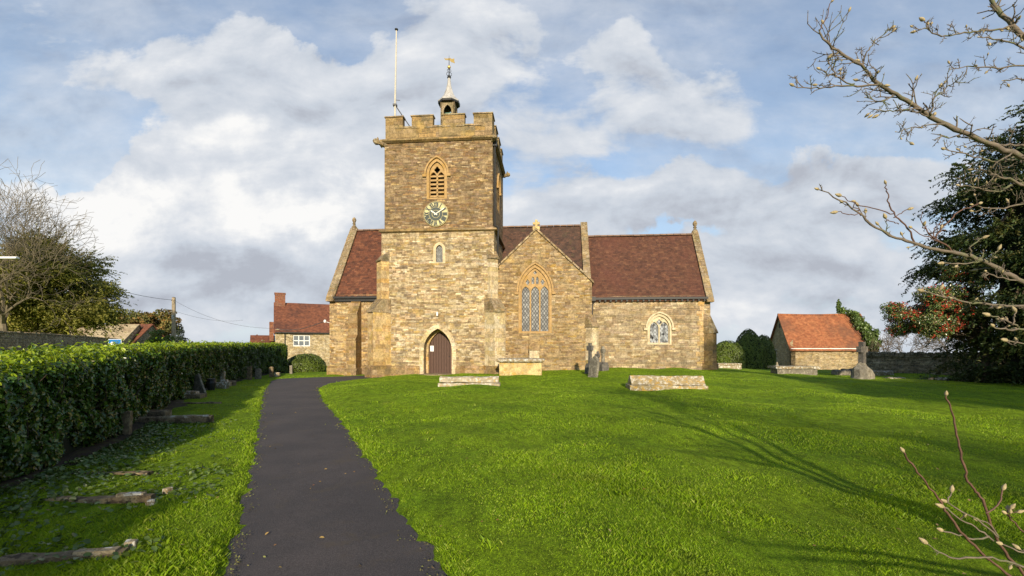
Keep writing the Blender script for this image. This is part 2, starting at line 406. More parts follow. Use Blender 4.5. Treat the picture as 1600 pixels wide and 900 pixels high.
# ------------------------------------------------------------------ sky
def build_world():
    w = bpy.data.worlds.new('World'); scene.world = w; w.use_nodes = True
    nt = NT(w.node_tree)
    sky = nt.n('ShaderNodeTexSky'); sky.sky_type = 'NISHITA'; sky.sun_disc = False
    sky.sun_elevation = SUN_EL; sky.sun_rotation = math.atan2(sun_dir.x, sun_dir.y)
    sky.air_density = 1.15; sky.dust_density = .6; sky.ozone_density = 1.6; sky.altitude = 50
    d = nt.n('ShaderNodeTexCoord').outputs['Generated']
    x, y, z = nt.sep(d)
    yc = nt.m('MAXIMUM', y, .08)
    qx = nt.m('DIVIDE', x, yc); qz = nt.m('DIVIDE', z, yc)
    q = nt.comb(qx, qz, 0.)
    # billowing displacement of the cloud outlines
    n1 = nt.n('ShaderNodeTexNoise'); nt.put(n1, 'Vector', q); nt.put(n1, 'Scale', 3.4); nt.put(n1, 'Detail', 8.); nt.put(n1, 'Roughness', .56)
    off = nt.vm('MULTIPLY', nt.vm('SUBTRACT', n1.outputs[1], (.5, .5, .5)), (.62, .40, 0.))
    qd = nt.vm('ADD', q, off)
    def blobs(lst):
        tot = None
        for px, py, rx, ry, wt in lst:
            c = ((px-800)/F, (HY-py)/F, 0.)
            v = nt.vm('MULTIPLY', nt.vm('SUBTRACT', qd, c), (F/rx, F/ry, 0.))
            g = nt.m('MULTIPLY', nt.m('EXPONENT', nt.m('MULTIPLY', nt.vm('DOT_PRODUCT', v, v), -1.)), wt)
            tot = g if tot is None else nt.m('ADD', tot, g)
        return tot
    cover = blobs([(300, 90, 190, 70, .9), (470, 150, 200, 90, .9), (640, 110, 110, 110, .6), (760, 50, 100, 80, .5), (370, 260, 150, 50, 1.), (90, 300, 130, 45, 1.), (170, 360, 120, 70, .9),
                   (430, 360, 260, 75, 1.1), (360, 450, 480, 60, 1.), (700, 480, 300, 70, .8), (960, 70, 130, 70, .75), (900, 190, 150, 90, .5), (1080, 190, 160, 80, .3),
                   (1080, 320, 270, 55, .95), (1380, 290, 160, 60, .8), (1250, 400, 260, 48, .9), (1300, 500, 320, 50, .85), (950, 430, 160, 90, .6),
                   (40, 60, 90, 110, .35), (1220, 130, 120, 60, .3), (190, 190, 60, 26, .45)])
    hole = blobs([(470, 12, 60, 35, .9), (140, 215, 110, 60, .75), (1440, 100, 130, 110, .5), (1175, 30, 110, 50, .5), (850, 20, 60, 60, .2), (1075, 372, 90, 14, .6), (1330, 225, 110, 30, .3), (560, 20, 50, 40, .6), (860, 120, 60, 50, .35), (1000, 250, 110, 25, .4), (650, 210, 90, 25, .3)])
    fine = nt.noise(nt.vm('MULTIPLY', q, (1., 1.9, 1.)), 3.4, 9, .58, dist=.25)
    fine_up = nt.noise(nt.vm('ADD', nt.vm('MULTIPLY', q, (1., 1.9, 1.)), (.0, .075, 0.)), 3.4, 9, .58, dist=.25)
    wisp = nt.noise(nt.vm('ADD', nt.vm('MULTIPLY', q, (1., 2.2, 1.)), (4., 2., 0.)), 1.8, 8, .62)
    dens = nt.m('ADD', nt.m('SUBTRACT', cover, hole), nt.m('MULTIPLY', nt.m('SUBTRACT', fine, .5), 1.9))
    mask = nt.step(dens, .10, .62)
    thin = nt.m('MULTIPLY', nt.step(wisp, .36, .68), .42)
    mask = nt.m('MAXIMUM', mask, nt.m('ADD', thin, .30))
    bright = blobs([(235, 110, 60, 60, .35), (300, 60, 130, 30, .2), (380, 235, 120, 32, 1.), (80, 285, 120, 40, 1.), (165, 330, 60, 50, .8), (380, 325, 150, 40, 1.), (520, 340, 80, 30, .8),
                    (900, 90, 130, 90, .15), (640, 60, 120, 100, .15), (930, 300, 90, 18, .35), (1230, 500, 160, 34, .45), (1000, 420, 80, 60, .25), (800, 330, 40, 30, .5), (90, 400, 100, 60, .3)])
    dark = blobs([(330, 440, 420, 45, .9), (300, 290, 70, 20, .4), (1180, 340, 200, 34, .5), (1330, 290, 140, 40, .5), (1300, 425, 180, 26, .35), (480, 420, 200, 40, .3), (560, 190, 140, 60, .15), (1000, 130, 130, 60, .15)])
    sh = nt.m('ADD', nt.m('SUBTRACT', nt.m('MULTIPLY', bright, .62), nt.m('MULTIPLY', dark, .30)), nt.m('ADD', nt.m('MULTIPLY', nt.m('SUBTRACT', nt.noise(q, 7., 9, .62), .5), .5), nt.m('MULTIPLY', nt.m('SUBTRACT', fine, fine_up), 1.9)))
    cl = nt.ramp(nt.m('ADD', sh, .36), [(.0, (3.7, 3.95, 4.5)), (.3, (4.75, 5.15, 5.75)), (.62, (5.85, 6.1, 6.5)), (1., (7.7, 7.65, 7.55))])
    front = nt.m('MULTIPLY', nt.step(y, .1, .4), nt.m('SUBTRACT', 1., nt.step(z, .62, .85)))
    mask = nt.m('MULTIPLY', mask, nt.m('ADD', .12, nt.m('MULTIPLY', front, .88)))
    base = nt.mix(nt.m('MULTIPLY', nt.m('SUBTRACT', 1., nt.step(z, -.02, .30)), .75), nt.mix(1., sky.outputs[0], (1.25, 1.32, 1.42), 'MULTIPLY'), (4.2, 5.3, 7.0))
    col = nt.mix(mask, base, cl)
    bg = nt.n('ShaderNodeBackground'); nt.put(bg, 'Color', col); nt.put(bg, 'Strength', .1)
    nt.put(nt.n('ShaderNodeOutputWorld'), 0, bg)
build_world()

# ------------------------------------------------------------------ materials
GOLD = [(.44, .31, .145), (.33, .225, .105), (.50, .375, .19), (.24, .165, .085), (.56, .44, .25), (.38, .25, .10), (.30, .21, .11), (.46, .34, .17)]
M = {}
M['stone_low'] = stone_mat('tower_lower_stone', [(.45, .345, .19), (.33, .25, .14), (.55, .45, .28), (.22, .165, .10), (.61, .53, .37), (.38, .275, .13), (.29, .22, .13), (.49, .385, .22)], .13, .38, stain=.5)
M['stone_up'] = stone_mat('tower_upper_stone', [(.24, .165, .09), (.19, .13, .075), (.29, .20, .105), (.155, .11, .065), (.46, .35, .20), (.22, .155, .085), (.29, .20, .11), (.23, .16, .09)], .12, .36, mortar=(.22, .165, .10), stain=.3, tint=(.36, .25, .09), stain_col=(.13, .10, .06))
M['stone_par'] = stone_mat('parapet_stone', [(.34, .25, .12), (.27, .19, .09), (.30, .22, .11), (.23, .165, .085)], .34, .8, mortar=(.17, .13, .08), stain=.75, stain_col=(.11, .085, .05), moss=.25)
M['stone_side'] = stone_mat('aisle_stone', GOLD, .14, .4, stain=.5)
M['stone_trans'] = stone_mat('transept_stone', [(.34, .25, .13), (.27, .19, .10), (.40, .30, .16), (.22, .155, .085), (.48, .37, .21), (.33, .22, .09), (.28, .20, .11), (.36, .27, .15)], .13, .38, stain=.5)
M['stone_chan'] = stone_mat('chancel_stone', [(.36, .285, .18), (.30, .235, .145), (.42, .33, .205), (.26, .20, .125), (.50, .42, .27), (.33, .25, .14), (.38, .30, .19), (.29, .23, .15)], .17, .45, stain=.4, tint=(.42, .29, .12))
M['ashlar'] = stone_mat('golden_ashlar', [(.50, .36, .17), (.44, .31, .14), (.56, .42, .22), (.47, .33, .15)], .32, .5, mortar=(.3, .22, .12), stain=.35, bstr=.35)
M['ashlar_cream'] = stone_mat('cream_ashlar', [(.60, .51, .33), (.54, .44, .27), (.64, .56, .39), (.50, .40, .23)], .34, .6, mortar=(.35, .28, .18), stain=.25, bstr=.35)
M['ashlar_brown'] = stone_mat('stained_ashlar', [(.32, .22, .10), (.28, .19, .09), (.36, .26, .13), (.25, .17, .08)], .3, .5, mortar=(.2, .15, .09), stain=.5, bstr=.4, moss=.2)
M['coping'] = stone_mat('coping_stone', [(.28, .215, .125), (.24, .185, .11), (.32, .25, .15)], .6, .6, mortar=(.12, .1, .06), stain=.5, moss=.45, lichen=.25, bstr=.6)
M['ochre'] = plain_mat('ochre_carved_stone', (.38, .245, .105), .9, .35, 5., bump=.4, second=(.36, .22, .07), sec_scale=2.)
M['cream'] = plain_mat('cream_carved_stone', (.55, .46, .30), .9, .3, 5., bump=.4, second=(.42, .34, .2))
M['lancetstone'] = plain_mat('lancet_surround_stone', (.50, .40, .24), .9, .3, 5., bump=.4)
M['roof_l'] = tile_mat('aisle_red_tiles', [(.12, .046, .027), (.175, .065, .033), (.085, .037, .024), (.22, .088, .044)], .15, .2, patch=(.10, .04, .028), patch_amt=.5, lift=.05)
M['roof_n'] = tile_mat('nave_brown_tiles', [(.075, .044, .031), (.105, .056, .037), (.055, .035, .027), (.135, .068, .043)], .13, .18, patch=(.06, .045, .032), patch_amt=.5, moss=.3)
M['roof_c'] = tile_mat('chancel_red_tiles', [(.095, .042, .026), (.12, .052, .030), (.075, .035, .024), (.145, .068, .037)], .13, .18, patch=(.12, .045, .03), patch_amt=.5)
M['roof_s'] = tile_mat('shed_orange_tiles', [(.33, .118, .048), (.27, .095, .042), (.38, .15, .062), (.30, .108, .048)], .13, .2, patch=(.13, .065, .04), patch_amt=.7)
M['roof_h'] = tile_mat('house_red_tiles', [(.17, .065, .036), (.22, .083, .042), (.12, .048, .03)], .14, .2, patch=(.075, .035, .026), patch_amt=.75)
M['ridge'] = plain_mat('ridge_tile', (.20, .13, .09), .9, .4, 3.)
M['lead'] = plain_mat('weathered_lead', (.42, .40, .37), .6, .3, 6., bump=.2, second=(.30, .27, .23))
M['black'] = plain_mat('black_iron', (.025, .024, .022), .5, .3, 8.)
M['dark'] = plain_mat('dark_interior', (.02, .017, .014), .9, .2, 3.)
M['white'] = plain_mat('white_paint', (.78, .77, .73), .5, .08, 6., bump=.05)
M['paper'] = plain_mat('white_paper', (.8, .8, .78), .8, .03, 6., bump=.0)
M['pole_paint'] = plain_mat('cream_pole_paint', (.56, .50, .38), .6, .2, 3., bump=.05)
M['gilt'] = plain_mat('gilded_metal', (.75, .5, .16), .35, .2, 9., metallic=.6)
M['verdigris'] = plain_mat('green_bronze', (.16, .28, .22), .6, .3, 9.)
M['dial'] = plain_mat('clock_dial_paint', (.50, .44, .22), .6, .12, 12., bump=.1)
M['numeral'] = plain_mat('dark_clock_paint', (.045, .055, .048), .5, .3, 12., bump=.1)
M['handp'] = plain_mat('pale_clock_hand', (.8, .74, .6), .5, .1, 9.)
M['brick'] = stone_mat('chimney_brick', [(.22, .085, .05), (.17, .065, .042), (.27, .11, .06)], .075, .22, mortar=(.2, .15, .11), stain=.4, tint=(.2, .09, .05), bstr=.3)
M['house_stone'] = stone_mat('pale_house_stone', [(.50, .42, .27), (.42, .34, .2), (.58, .5, .34), (.36, .28, .16)], .13, .3, stain=.2, tint=(.48, .38, .2))
M['shed_stone'] = stone_mat('shed_stone', [(.42, .33, .19), (.36, .28, .16), (.47, .38, .23), (.3, .235, .14)], .11, .3, stain=.35)
M['wall_grey'] = stone_mat('grey_walling_stone', [(.40, .33, .22), (.32, .26, .17), (.48, .40, .27), (.25, .20, .14)], .10, .32, mortar=(.035, .03, .022), stain=.4, tint=(.16, .12, .06), moss=.5, lichen=.3, stain_col=(.06, .05, .035))
M['timber'] = plain_mat('old_grey_timber', (.16, .13, .10), .85, .4, 8.)
M['pole_wood'] = plain_mat('weathered_pole_wood', (.34, .27, .18), .85, .3, 8.)
M['wire'] = plain_mat('grey_cable', (.09, .09, .09), .6, .1, 3.)
M['tomb'] = lichen_mat('white_lichened_stone', (.40, .34, .24), (.60, .56, .47), (.40, .29, .13), 10.)
M['tomb_o'] = lichen_mat('orange_lichened_stone', (.34, .27, .15), (.54, .49, .38), (.42, .27, .08), 8.)
M['chest'] = lichen_mat('ochre_tomb_stone', (.50, .37, .17), (.60, .47, .22), (.46, .30, .08), 3.)
M['grave'] = lichen_mat('grey_gravestone', (.20, .18, .14), (.30, .27, .21), (.16, .14, .10), 7.)
M['grave_d'] = lichen_mat('dark_gravestone', (.12, .11, .10), (.17, .155, .13), (.09, .085, .075), 7.)
M['kerb'] = lichen_mat('brown_kerb_stone', (.20, .15, .09), (.30, .24, .14), (.08, .06, .04), 9.)
M['kerbtop'] = lichen_mat('pale_kerb_stone', (.34, .28, .18), (.62, .60, .52), (.26, .18, .09), 9.)

def door_mat():
    m, nt = newmat('plank_door_paint'); uv = nt.n('ShaderNodeTexCoord').outputs['UV']; x, y, _ = nt.sep(uv)
    fr = nt.m('FRACT', nt.m('DIVIDE', x, .155)); j = nt.m('SUBTRACT', 1., nt.step(nt.m('MINIMUM', fr, nt.m('SUBTRACT', 1., fr)), .0, .09))
    g = nt.noise(nt.vm('MULTIPLY', uv, (1., .12, 1.)), 40, 4)
    c = nt.mix(1., (.085, .047, .033), nt.ramp(g, [(.3, .75), (.7, 1.25)]), 'MULTIPLY')
    c = nt.mix(nt.m('MULTIPLY', j, .8), c, (.03, .018, .013))
    finish(nt, c, .65, nt.m('SUBTRACT', 1., j), .8, .02); return m
M['door'] = door_mat()
def leaded_mat(name, glass, cellw, cellh, lead, lw=.14, rough=.25, var=.5):
    m, nt = newmat(name); uv = nt.n('ShaderNodeTexCoord').outputs['UV']; x, y, _ = nt.sep(uv)
    a = nt.m('ADD', nt.m('DIVIDE', x, cellw), nt.m('DIVIDE', y, cellh)); b = nt.m('SUBTRACT', nt.m('DIVIDE', x, cellw), nt.m('DIVIDE', y, cellh))
    fa = nt.m('FRACT', a); fb = nt.m('FRACT', b)
    e = nt.m('MINIMUM', nt.m('MINIMUM', fa, nt.m('SUBTRACT', 1., fa)), nt.m('MINIMUM', fb, nt.m('SUBTRACT', 1., fb)))
    l = nt.m('SUBTRACT', 1., nt.step(e, lw*.5, lw))
    wn = nt.n('ShaderNodeTexWhiteNoise', {'noise_dimensions': '2D'}); nt.put(wn, 'Vector', nt.comb(nt.m('FLOOR', a), nt.m('FLOOR', b), 0.))
    v = wn.outputs[0]
    g = nt.mix(1., glass, nt.ramp(v, [(0., 1-var), (1., 1+var)]), 'MULTIPLY')
    tilt = nt.m('MULTIPLY', nt.m('ADD', nt.m('MULTIPLY', v, nt.m('SUBTRACT', fa, .5)), nt.m('MULTIPLY', l, .7)), 1.)
    finish(nt, nt.mix(l, g, lead), nt.m('ADD', rough, nt.m('MULTIPLY', l, .5)), tilt, .35, .03, .35); return m
M['glass_t'] = leaded_mat('leaded_grey_glass', (.21, .21, .20), .17, .25, (.055, .055, .055))
M['glass_c'] = leaded_mat('old_leaded_glass', (.22, .23, .24), .16, .22, (.12, .12, .12), .08, .08, .9)
M['glass_h'] = plain_mat('house_window_glass', (.16, .18, .2), .1, .3, 2., bump=0, spec=.8)
def asphalt():
    m, nt = newmat('old_asphalt'); geo = nt.n('ShaderNodeNewGeometry').outputs['Position']
    c = nt.mix(nt.step(nt.noise(geo, 1.1, 5, .6), .35, .7), (.050, .044, .043), (.070, .059, .055))
    c = nt.mix(1., c, nt.ramp(nt.noise(geo, 110, 3, .7), [(.3, .45), (.7, 1.8)]), 'MULTIPLY')
    c = nt.mix(nt.m('MULTIPLY', nt.step(nt.noise(geo, 150, 2, .5), .68, .72), .6), c, (.16, .14, .13))
    c = nt.mix(nt.m('MULTIPLY', nt.step(nt.noise(nt.vm('ADD', geo, (4., 4., 0.)), 1.4, 7, .75), .54, .66), .6), c, (.085, .066, .045))
    v = nt.n('ShaderNodeTexVoronoi', {'feature': 'DISTANCE_TO_EDGE'}); nt.put(v, 'Vector', nt.vm('ADD', geo, nt.vm('MULTIPLY', nt.n('ShaderNodeTexNoise', None, Vector=geo, Scale=2.).outputs[1], (.7, .7, 0.)))); nt.put(v, 'Scale', .33)
    c = nt.mix(nt.m('MULTIPLY', nt.m('SUBTRACT', 1., nt.step(v.outputs[0], .001, .004)), .12), c, (.02, .016, .014))
    finish(nt, c, .8, nt.m('ADD', nt.noise(geo, 90, 3, .7), nt.noise(geo, 220, 2, .6)), .6, .006, .3); return m
M['asphalt'] = asphalt()
def ground_mat():
    m, nt = newmat('mown_grass_ground'); geo = nt.n('ShaderNodeNewGeometry').outputs['Position']
    v2 = nt.vm('MULTIPLY', geo, (1., .45, 1.))
    c = nt.mix(nt.step(nt.noise(geo, .5, 4), .35, .65), (.14, .235, .008), (.195, .295, .010))
    c = nt.mix(1., c, nt.ramp(nt.noise(v2, 7, 8, .75), [(.3, .45), (.7, 1.6)]), 'MULTIPLY')
    c = nt.mix(nt.m('MULTIPLY', nt.step(nt.noise(geo, 3.1, 6, .7), .6, .72), .4), c, (.10, .09, .03))
    sh = nt.noise(nt.vm('MULTIPLY', geo, (1., .35, 1.)), 42, 4, .8)
    c = nt.mix(1., c, nt.ramp(sh, [(.35, .6), (.65, 1.35)]), 'MULTIPLY')
    finish(nt, c, .9, nt.m('ADD', nt.noise(geo, 12, 6, .8), sh), .9, .06, .1); return m
M['ground'] = ground_mat()
M['soil'] = plain_mat('leafy_soil', (.035, .026, .016), .95, .6, 14., bump=.8, second=(.06, .06, .02), sec_scale=6.)

# ------------------------------------------------------------------ ground and path
def build_ground():
    xs = np.unique(np.concatenate([-np.geomspace(17, 900, 26), np.arange(-17, 14, .17), np.arange(14, 34, .8), np.geomspace(34, 900, 22)]))
    ys = np.unique(np.concatenate([np.linspace(-500, -14, 14), np.arange(-14, 2, .8), np.arange(2, 28.5, .17), np.arange(28.5, 50, .8), np.geomspace(50, 1400, 26)]))
    X, Y = np.meshgrid(xs, ys); Z = lawn_h(X, Y)
    V = np.stack([X, Y, Z], -1).reshape(-1, 3); nx, ny = len(xs), len(ys)
    i = (np.arange(ny-1)[:, None]*nx+np.arange(nx-1)[None]).ravel()
    o = numpy_mesh('ground', V, np.stack([i, i+1, i+nx+1, i+nx], 1), M['ground'], smooth=True); tag(o, kind='structure')
    ys = np.concatenate([np.arange(-7.5, PATH_END, .12), [PATH_END]]); mb = MB(); k = 9; vs = []
    for y in ys:
        a = float(np.interp(y, *XL)+edge_wob(y))-.05; b = float(np.interp(y, *XR)+edge_wob(y+3))+.05
        for t in np.linspace(0, 1, k):
            x = a+(b-a)*t; vs.append((x, y, float(base_h(x, y))+.004+.012*math.sin(math.pi*t)))
    mb.add(vs, [(r*k+c, r*k+c+1, (r+1)*k+c+1, (r+1)*k+c) for r in range(len(ys)-1) for c in range(k-1)])
    tag(mb.build('path', M['asphalt'], smooth=True), kind='structure')
build_ground()
M['blade'] = leaf_mat('grass_blade', [(.135, .25, .010), (.225, .37, .012), (.31, .45, .018), (.17, .30, .010), (.42, .46, .08)], .5, .4, (.44, .56, .012), sc=.4, patch=((.17, .20, .03), 1.1, .54, .7), spec=.25)
def build_grass():
    N0 = 120000; n = int(N0*math.log(30/2.6)*2.35)
    d = 2.6*np.exp(rng.uniform(0, math.log(30/2.6), n))
    x = d*rng.uniform(-1.22, 1.18, n); y = d
    dn = np.sin(x*2.3+y*1.1)+np.sin(y*3.1-x*1.7+1)+.7*np.sin(x*6.1+2)*np.sin(y*5.3)
    hedge_x = np.interp(y, [2, 4.8, 7.7, 10.2, 14.2, 18.4, 23.5, 28.5, 32], [-4.6, -5.35, -6.6, -7.95, -10.1, -12.3, -14.6, -16.4, -17.2])
    pd = path_dist(x, y)
    keep = (pd > .0) & (x > hedge_x+.1) & (rng.uniform(0, 1, n) < .75+.12*dn)
    ca, sa = math.cos(R(4.8)), math.sin(R(4.8)); u = x*ca-y*sa; v = x*sa+y*ca
    keep &= ~((v > 24.8) & (u > -10) & (u < -3)) & ~((v > 26.1) & (u > -4.2) & (u < 2.6)) & ~((v > 27.4) & (u > -14) & (u < 10))
    x, y, d, pd = x[keep], y[keep], d[keep], pd[keep]; n = len(x)
    z = lawn_h(x, y)-.01
    patch = .75+.35*np.sin(x*1.1+.7*y)*np.sin(.8*y-.5*x+1)+.25*np.sin(x*3.7+1)*np.sin(y*3.3)
    h = rng.uniform(.020, .044, n)*patch*(1+.5*(pd < .2)*rng.uniform(0, 1, n)); h = np.maximum(h, .015)
    w = .0019*np.maximum(1, d/3.2)**.85*rng.uniform(.7, 1.3, n)
    a = rng.uniform(0, 2*np.pi, n); bx, by = np.cos(a)*w, np.sin(a)*w
    la = rng.uniform(0, 2*np.pi, n); lean = h*rng.uniform(.2, .95, n); lx, ly = np.cos(la)*lean, np.sin(la)*lean
    P = np.stack([x, y, z], 1)
    v0 = P-np.stack([bx, by, 0*h], 1); v1 = P+np.stack([bx, by, 0*h], 1)
    mid = P+np.stack([lx*.35, ly*.35, h*.6], 1); tip = P+np.stack([lx, ly, h], 1)
    V = np.stack([v0, v1, mid+np.stack([bx, by, 0*h], 1)*.6, tip], 1).reshape(-1, 3)
    Fc = (np.arange(n)*4)[:, None]+np.array([[0, 1, 2, 3]])
    tag(numpy_mesh('grass', V, Fc, M['blade']), 'short bright green grass covering the churchyard lawn', 'grass', kind='stuff')
build_grass()

# ------------------------------------------------------------------ the church (frame turned 4.8 degrees)
CA = R(4.8); U0, V0 = -6.2, 25.0
def uv2w(u, v): return Vector((u*math.cos(CA)+v*math.sin(CA), -u*math.sin(CA)+v*math.cos(CA), 0))
def cp(px, py, v):
    """u and z on the church plane v for a photo pixel"""
    tx = (px-800.)/F; Y = v/(math.cos(CA)+tx*math.sin(CA))
    return Y*(tx*math.cos(CA)-math.sin(CA)), EYE+(HY-py)/F*Y
O = (U0, V0, 0)
w0 = uv2w(U0, V0)
church = thing('church', 'golden stone parish church with battlemented clock tower and red tiled roofs', 'church', (w0.x, w0.y, 0), -CA)
def cb(mb, name, mat, parent=church, **k):
    return mb.build(name, M[mat], parent, off=O if parent is church else k.pop('poff', O), **k)
def arch_band(outer, inner):
    """closed band between two open arch curves"""
    return outer+inner[::-1]
def gothic(name, cx, zs, zsp, w, h, v, nlights, wallmat, glassmat, tracery, frame_t=.16, depth=.22, hood=True, M4=None, louvres=False, label=None):
    """frame with tracery, glass or louvres, hood mould; all one window part with sub-parts"""
    T = M4 or Matrix.Translation((0, v, 0))
    fw = MB()
    fw.slab(arch(cx, zs-.05, zsp, w+2*frame_t, h+frame_t*1.15, 10), [arch(cx, zs, zsp, w, h, 10)], .12, T @ Matrix.Translation((0, -.006, 0)))
    win = cb(fw, 'window', wallmat, label=label)
    lw = w/nlights; bar = .055; holes = []
    for i in range(nlights):
        c = cx-w/2+lw*(i+.5); wd = lw-bar*1.5
        holes.append(arch(c, zs+.06, zsp-.02 if not louvres else zsp-.12, wd, wd*.75, 6))
    holes += tracery
    t = MB(); t.slab(arch(cx, zs+.001, zsp, w-.004, h-.003, 10), holes, .13, T @ Matrix.Translation((0, .10, 0)))
    t.build('tracery', M[wallmat], win, off=O)
    if louvres:
        l = MB(); z = zs+.08
        while z < zsp+.08:
            l.prism([(.10, z), (.36, z+.17), (.36, z+.23), (.10, z+.075)], w-.05, T @ Matrix.Translation((cx, 0, 0))); z += .225
        l.build('louvre', M[wallmat], win, off=O)
        g = MB(); g.slab(arch(cx, zs, zsp, w, h, 8), [], .02, T @ Matrix.Translation((0, .5, 0))); g.build('opening', M['dark'], win, off=O)
    else:
        g = MB(); g.slab(arch(cx, zs, zsp, w, h, 8), [], .02, T @ Matrix.Translation((0, .18, 0))); g.build('glass', M[glassmat], win, off=O)
    if hood:
        e = frame_t+.02; hd = MB()
        o_ = arch(cx, 0, zsp, w+2*e+.2, h+e*1.15+.11, 12, False); i_ = arch(cx, 0, zsp, w+2*e, h+e*1.15, 12, False)
        hd.slab(arch_band(o_, i_), [], .16, T @ Matrix.Translation((0, -.1, 0)))
        for s in (-1, 1): hd.box(cx+s*(w/2+e+.1)-.11, cx+s*(w/2+e+.1)+.11, -.12, .05, zsp-.16, zsp-.002, T)
        hd.build('hood_mould', M[wallmat], win, off=O, bevel=.02)
    return win
def tear(cx, cz, w, h, n=8):
    """pointed quatrefoil-like eye"""
    pts = []
    for i in range(n*2):
        a = math.pi*i/n; r = .5*(1+.18*math.cos(4*a)); pts.append((cx+math.cos(a)*w*r, cz+math.sin(a)*h*r))
    return pts

# --- tower
uL, uR = -9.46, -3.08; vB = 30.7
low = MB()
door_c = -6.24; dw = 1.6; dsp = 1.35; dh = 1.22
lan_u, lan_z0 = cp(686.5, 410, 24.9)
lan_arch = arch(lan_u, lan_z0, cp(686, 390, 24.9)[1], .38, .26, 8)
low.slab([(uL, -1), (uR, -1), (uR, 8.0), (uL, 8.0)], [arch(door_c, -.5, dsp, dw, dh, 12), lan_arch], .9, Matrix.Translation((0, 24.9, 0)))
low.box(uR-.9, uR, 25.8, vB, -1, 8.0); low.box(uL, uL+.9, 25.8, vB, -1, 8.0); low.box(uL+.9, uR-.9, vB-.5, vB, -1, 8.0); low.box(uL+.9, uR-.9, 25.8, vB-.5, 7.8, 7.99)
low.ring(uL, uR, 24.9, vB, [(0, -1), (.12, -1), (.12, .42), (0, .56)])
# plinth must leave the doorway free: cut by building it in pieces instead
low = MB()
low.slab([(uL, -1), (uR, -1), (uR, 8.0), (uL, 8.0)], [arch(door_c, -.5, dsp, dw, dh, 12), lan_arch], .9, Matrix.Translation((0, 24.9, 0)))
low.box(uR-.9, uR, 25.8, vB, -1, 8.0); low.box(uL, uL+.9, 25.8, vB, -1, 8.0); low.box(uL+.9, uR-.9, vB-.5, vB, -1, 8.0)
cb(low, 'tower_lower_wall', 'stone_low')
for a, b in ((uL-.1, door_c-dw/2-.22), (door_c+dw/2+.22, uR+.1)):
    pl = MB(); pl.prism([(24.78, -1), (24.905, -1), (24.905, .5), (24.78, .36)], b-a, Matrix.Translation(((a+b)/2, 0, 0))); cb(pl, 'plinth', 'ashlar_brown')
a1, a2, b1, b2 = -9.32, -3.18, 25.0, 30.6
bel_u, bel_z0 = cp(682.5, 309.5, 25); bsp = cp(682.5, 272, 25)[1]; bw = .88; bh = cp(682.5, 252, 25)[1]-bsp
up = MB()
belh = arch(bel_u, bel_z0, bsp, bw, bh, 10)
up.slab([(a1, 7.9), (a2, 7.9), (a2, 13.1), (a1, 13.1)], [belh], .6, Matrix.Translation((0, b1, 0)))
MS = Matrix.Translation((a2, 27.8, 0)) @ Matrix.Rotation(R(90), 4, 'Z')      # east face of the tower
sb = arch(0, bel_z0, bsp, bw, bh, 10)
up.slab([(-2.2, 7.9), (2.8, 7.9), (2.8, 13.1), (-2.2, 13.1)], [sb], .6, MS)
up.box(a1, a1+.6, 25.6, b2, 7.9, 13.1); up.box(a1+.6, a2-.6, b2-.6, b2, 7.9, 13.1); up.box(a1+.6, a2-.6, 25.6, b2-.6, 12.9, 13.09)
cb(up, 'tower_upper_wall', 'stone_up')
def belfry(T, c):
    tr = [tear(c, bsp+.27, .3, .34)]
    w = gothic('window', c, bel_z0, bsp, bw, bh, 0, 2, 'ochre', None, tr, .14, .2, True, T, louvres=True, label='louvred belfry opening')
belfry(Matrix.Translation((0, b1, 0)), bel_u); belfry(MS, 0)
lf = MB(); lf.slab(arch(lan_u, lan_z0-.05, cp(686, 390, 24.9)[1], .68, .42, 8), [lan_arch], .14, Matrix.Translation((0, 24.88, 0)))
lo = cb(lf, 'window', 'lancetstone', label='small lancet window')
g = MB(); g.slab(arch(lan_u, lan_z0, cp(686, 390, 24.9)[1], .38, .26, 8), [], .02, Matrix.Translation((0, 25.0, 0))); g.build('glass', leaded_mat('lancet_glass', (.20, .20, .19), .11, .16, (.10, .095, .085), .12, .4, .4), lo, off=O)
st = MB(); st.ring(a1, a2, b1, b2, [(-.1, 7.94), (.13, 7.94), (.25, 8.0), (.25, 8.06), (.14, 8.14), (-.1, 8.26)]); cb(st, 'string_course', 'stone_par')
st = MB(); st.ring(a1, a2, b1, b2, [(-.1, 13.02), (.07, 13.02), (.2, 13.1), (.2, 13.17), (.08, 13.24), (-.1, 13.24)]); cb(st, 'string_course', 'stone_par')
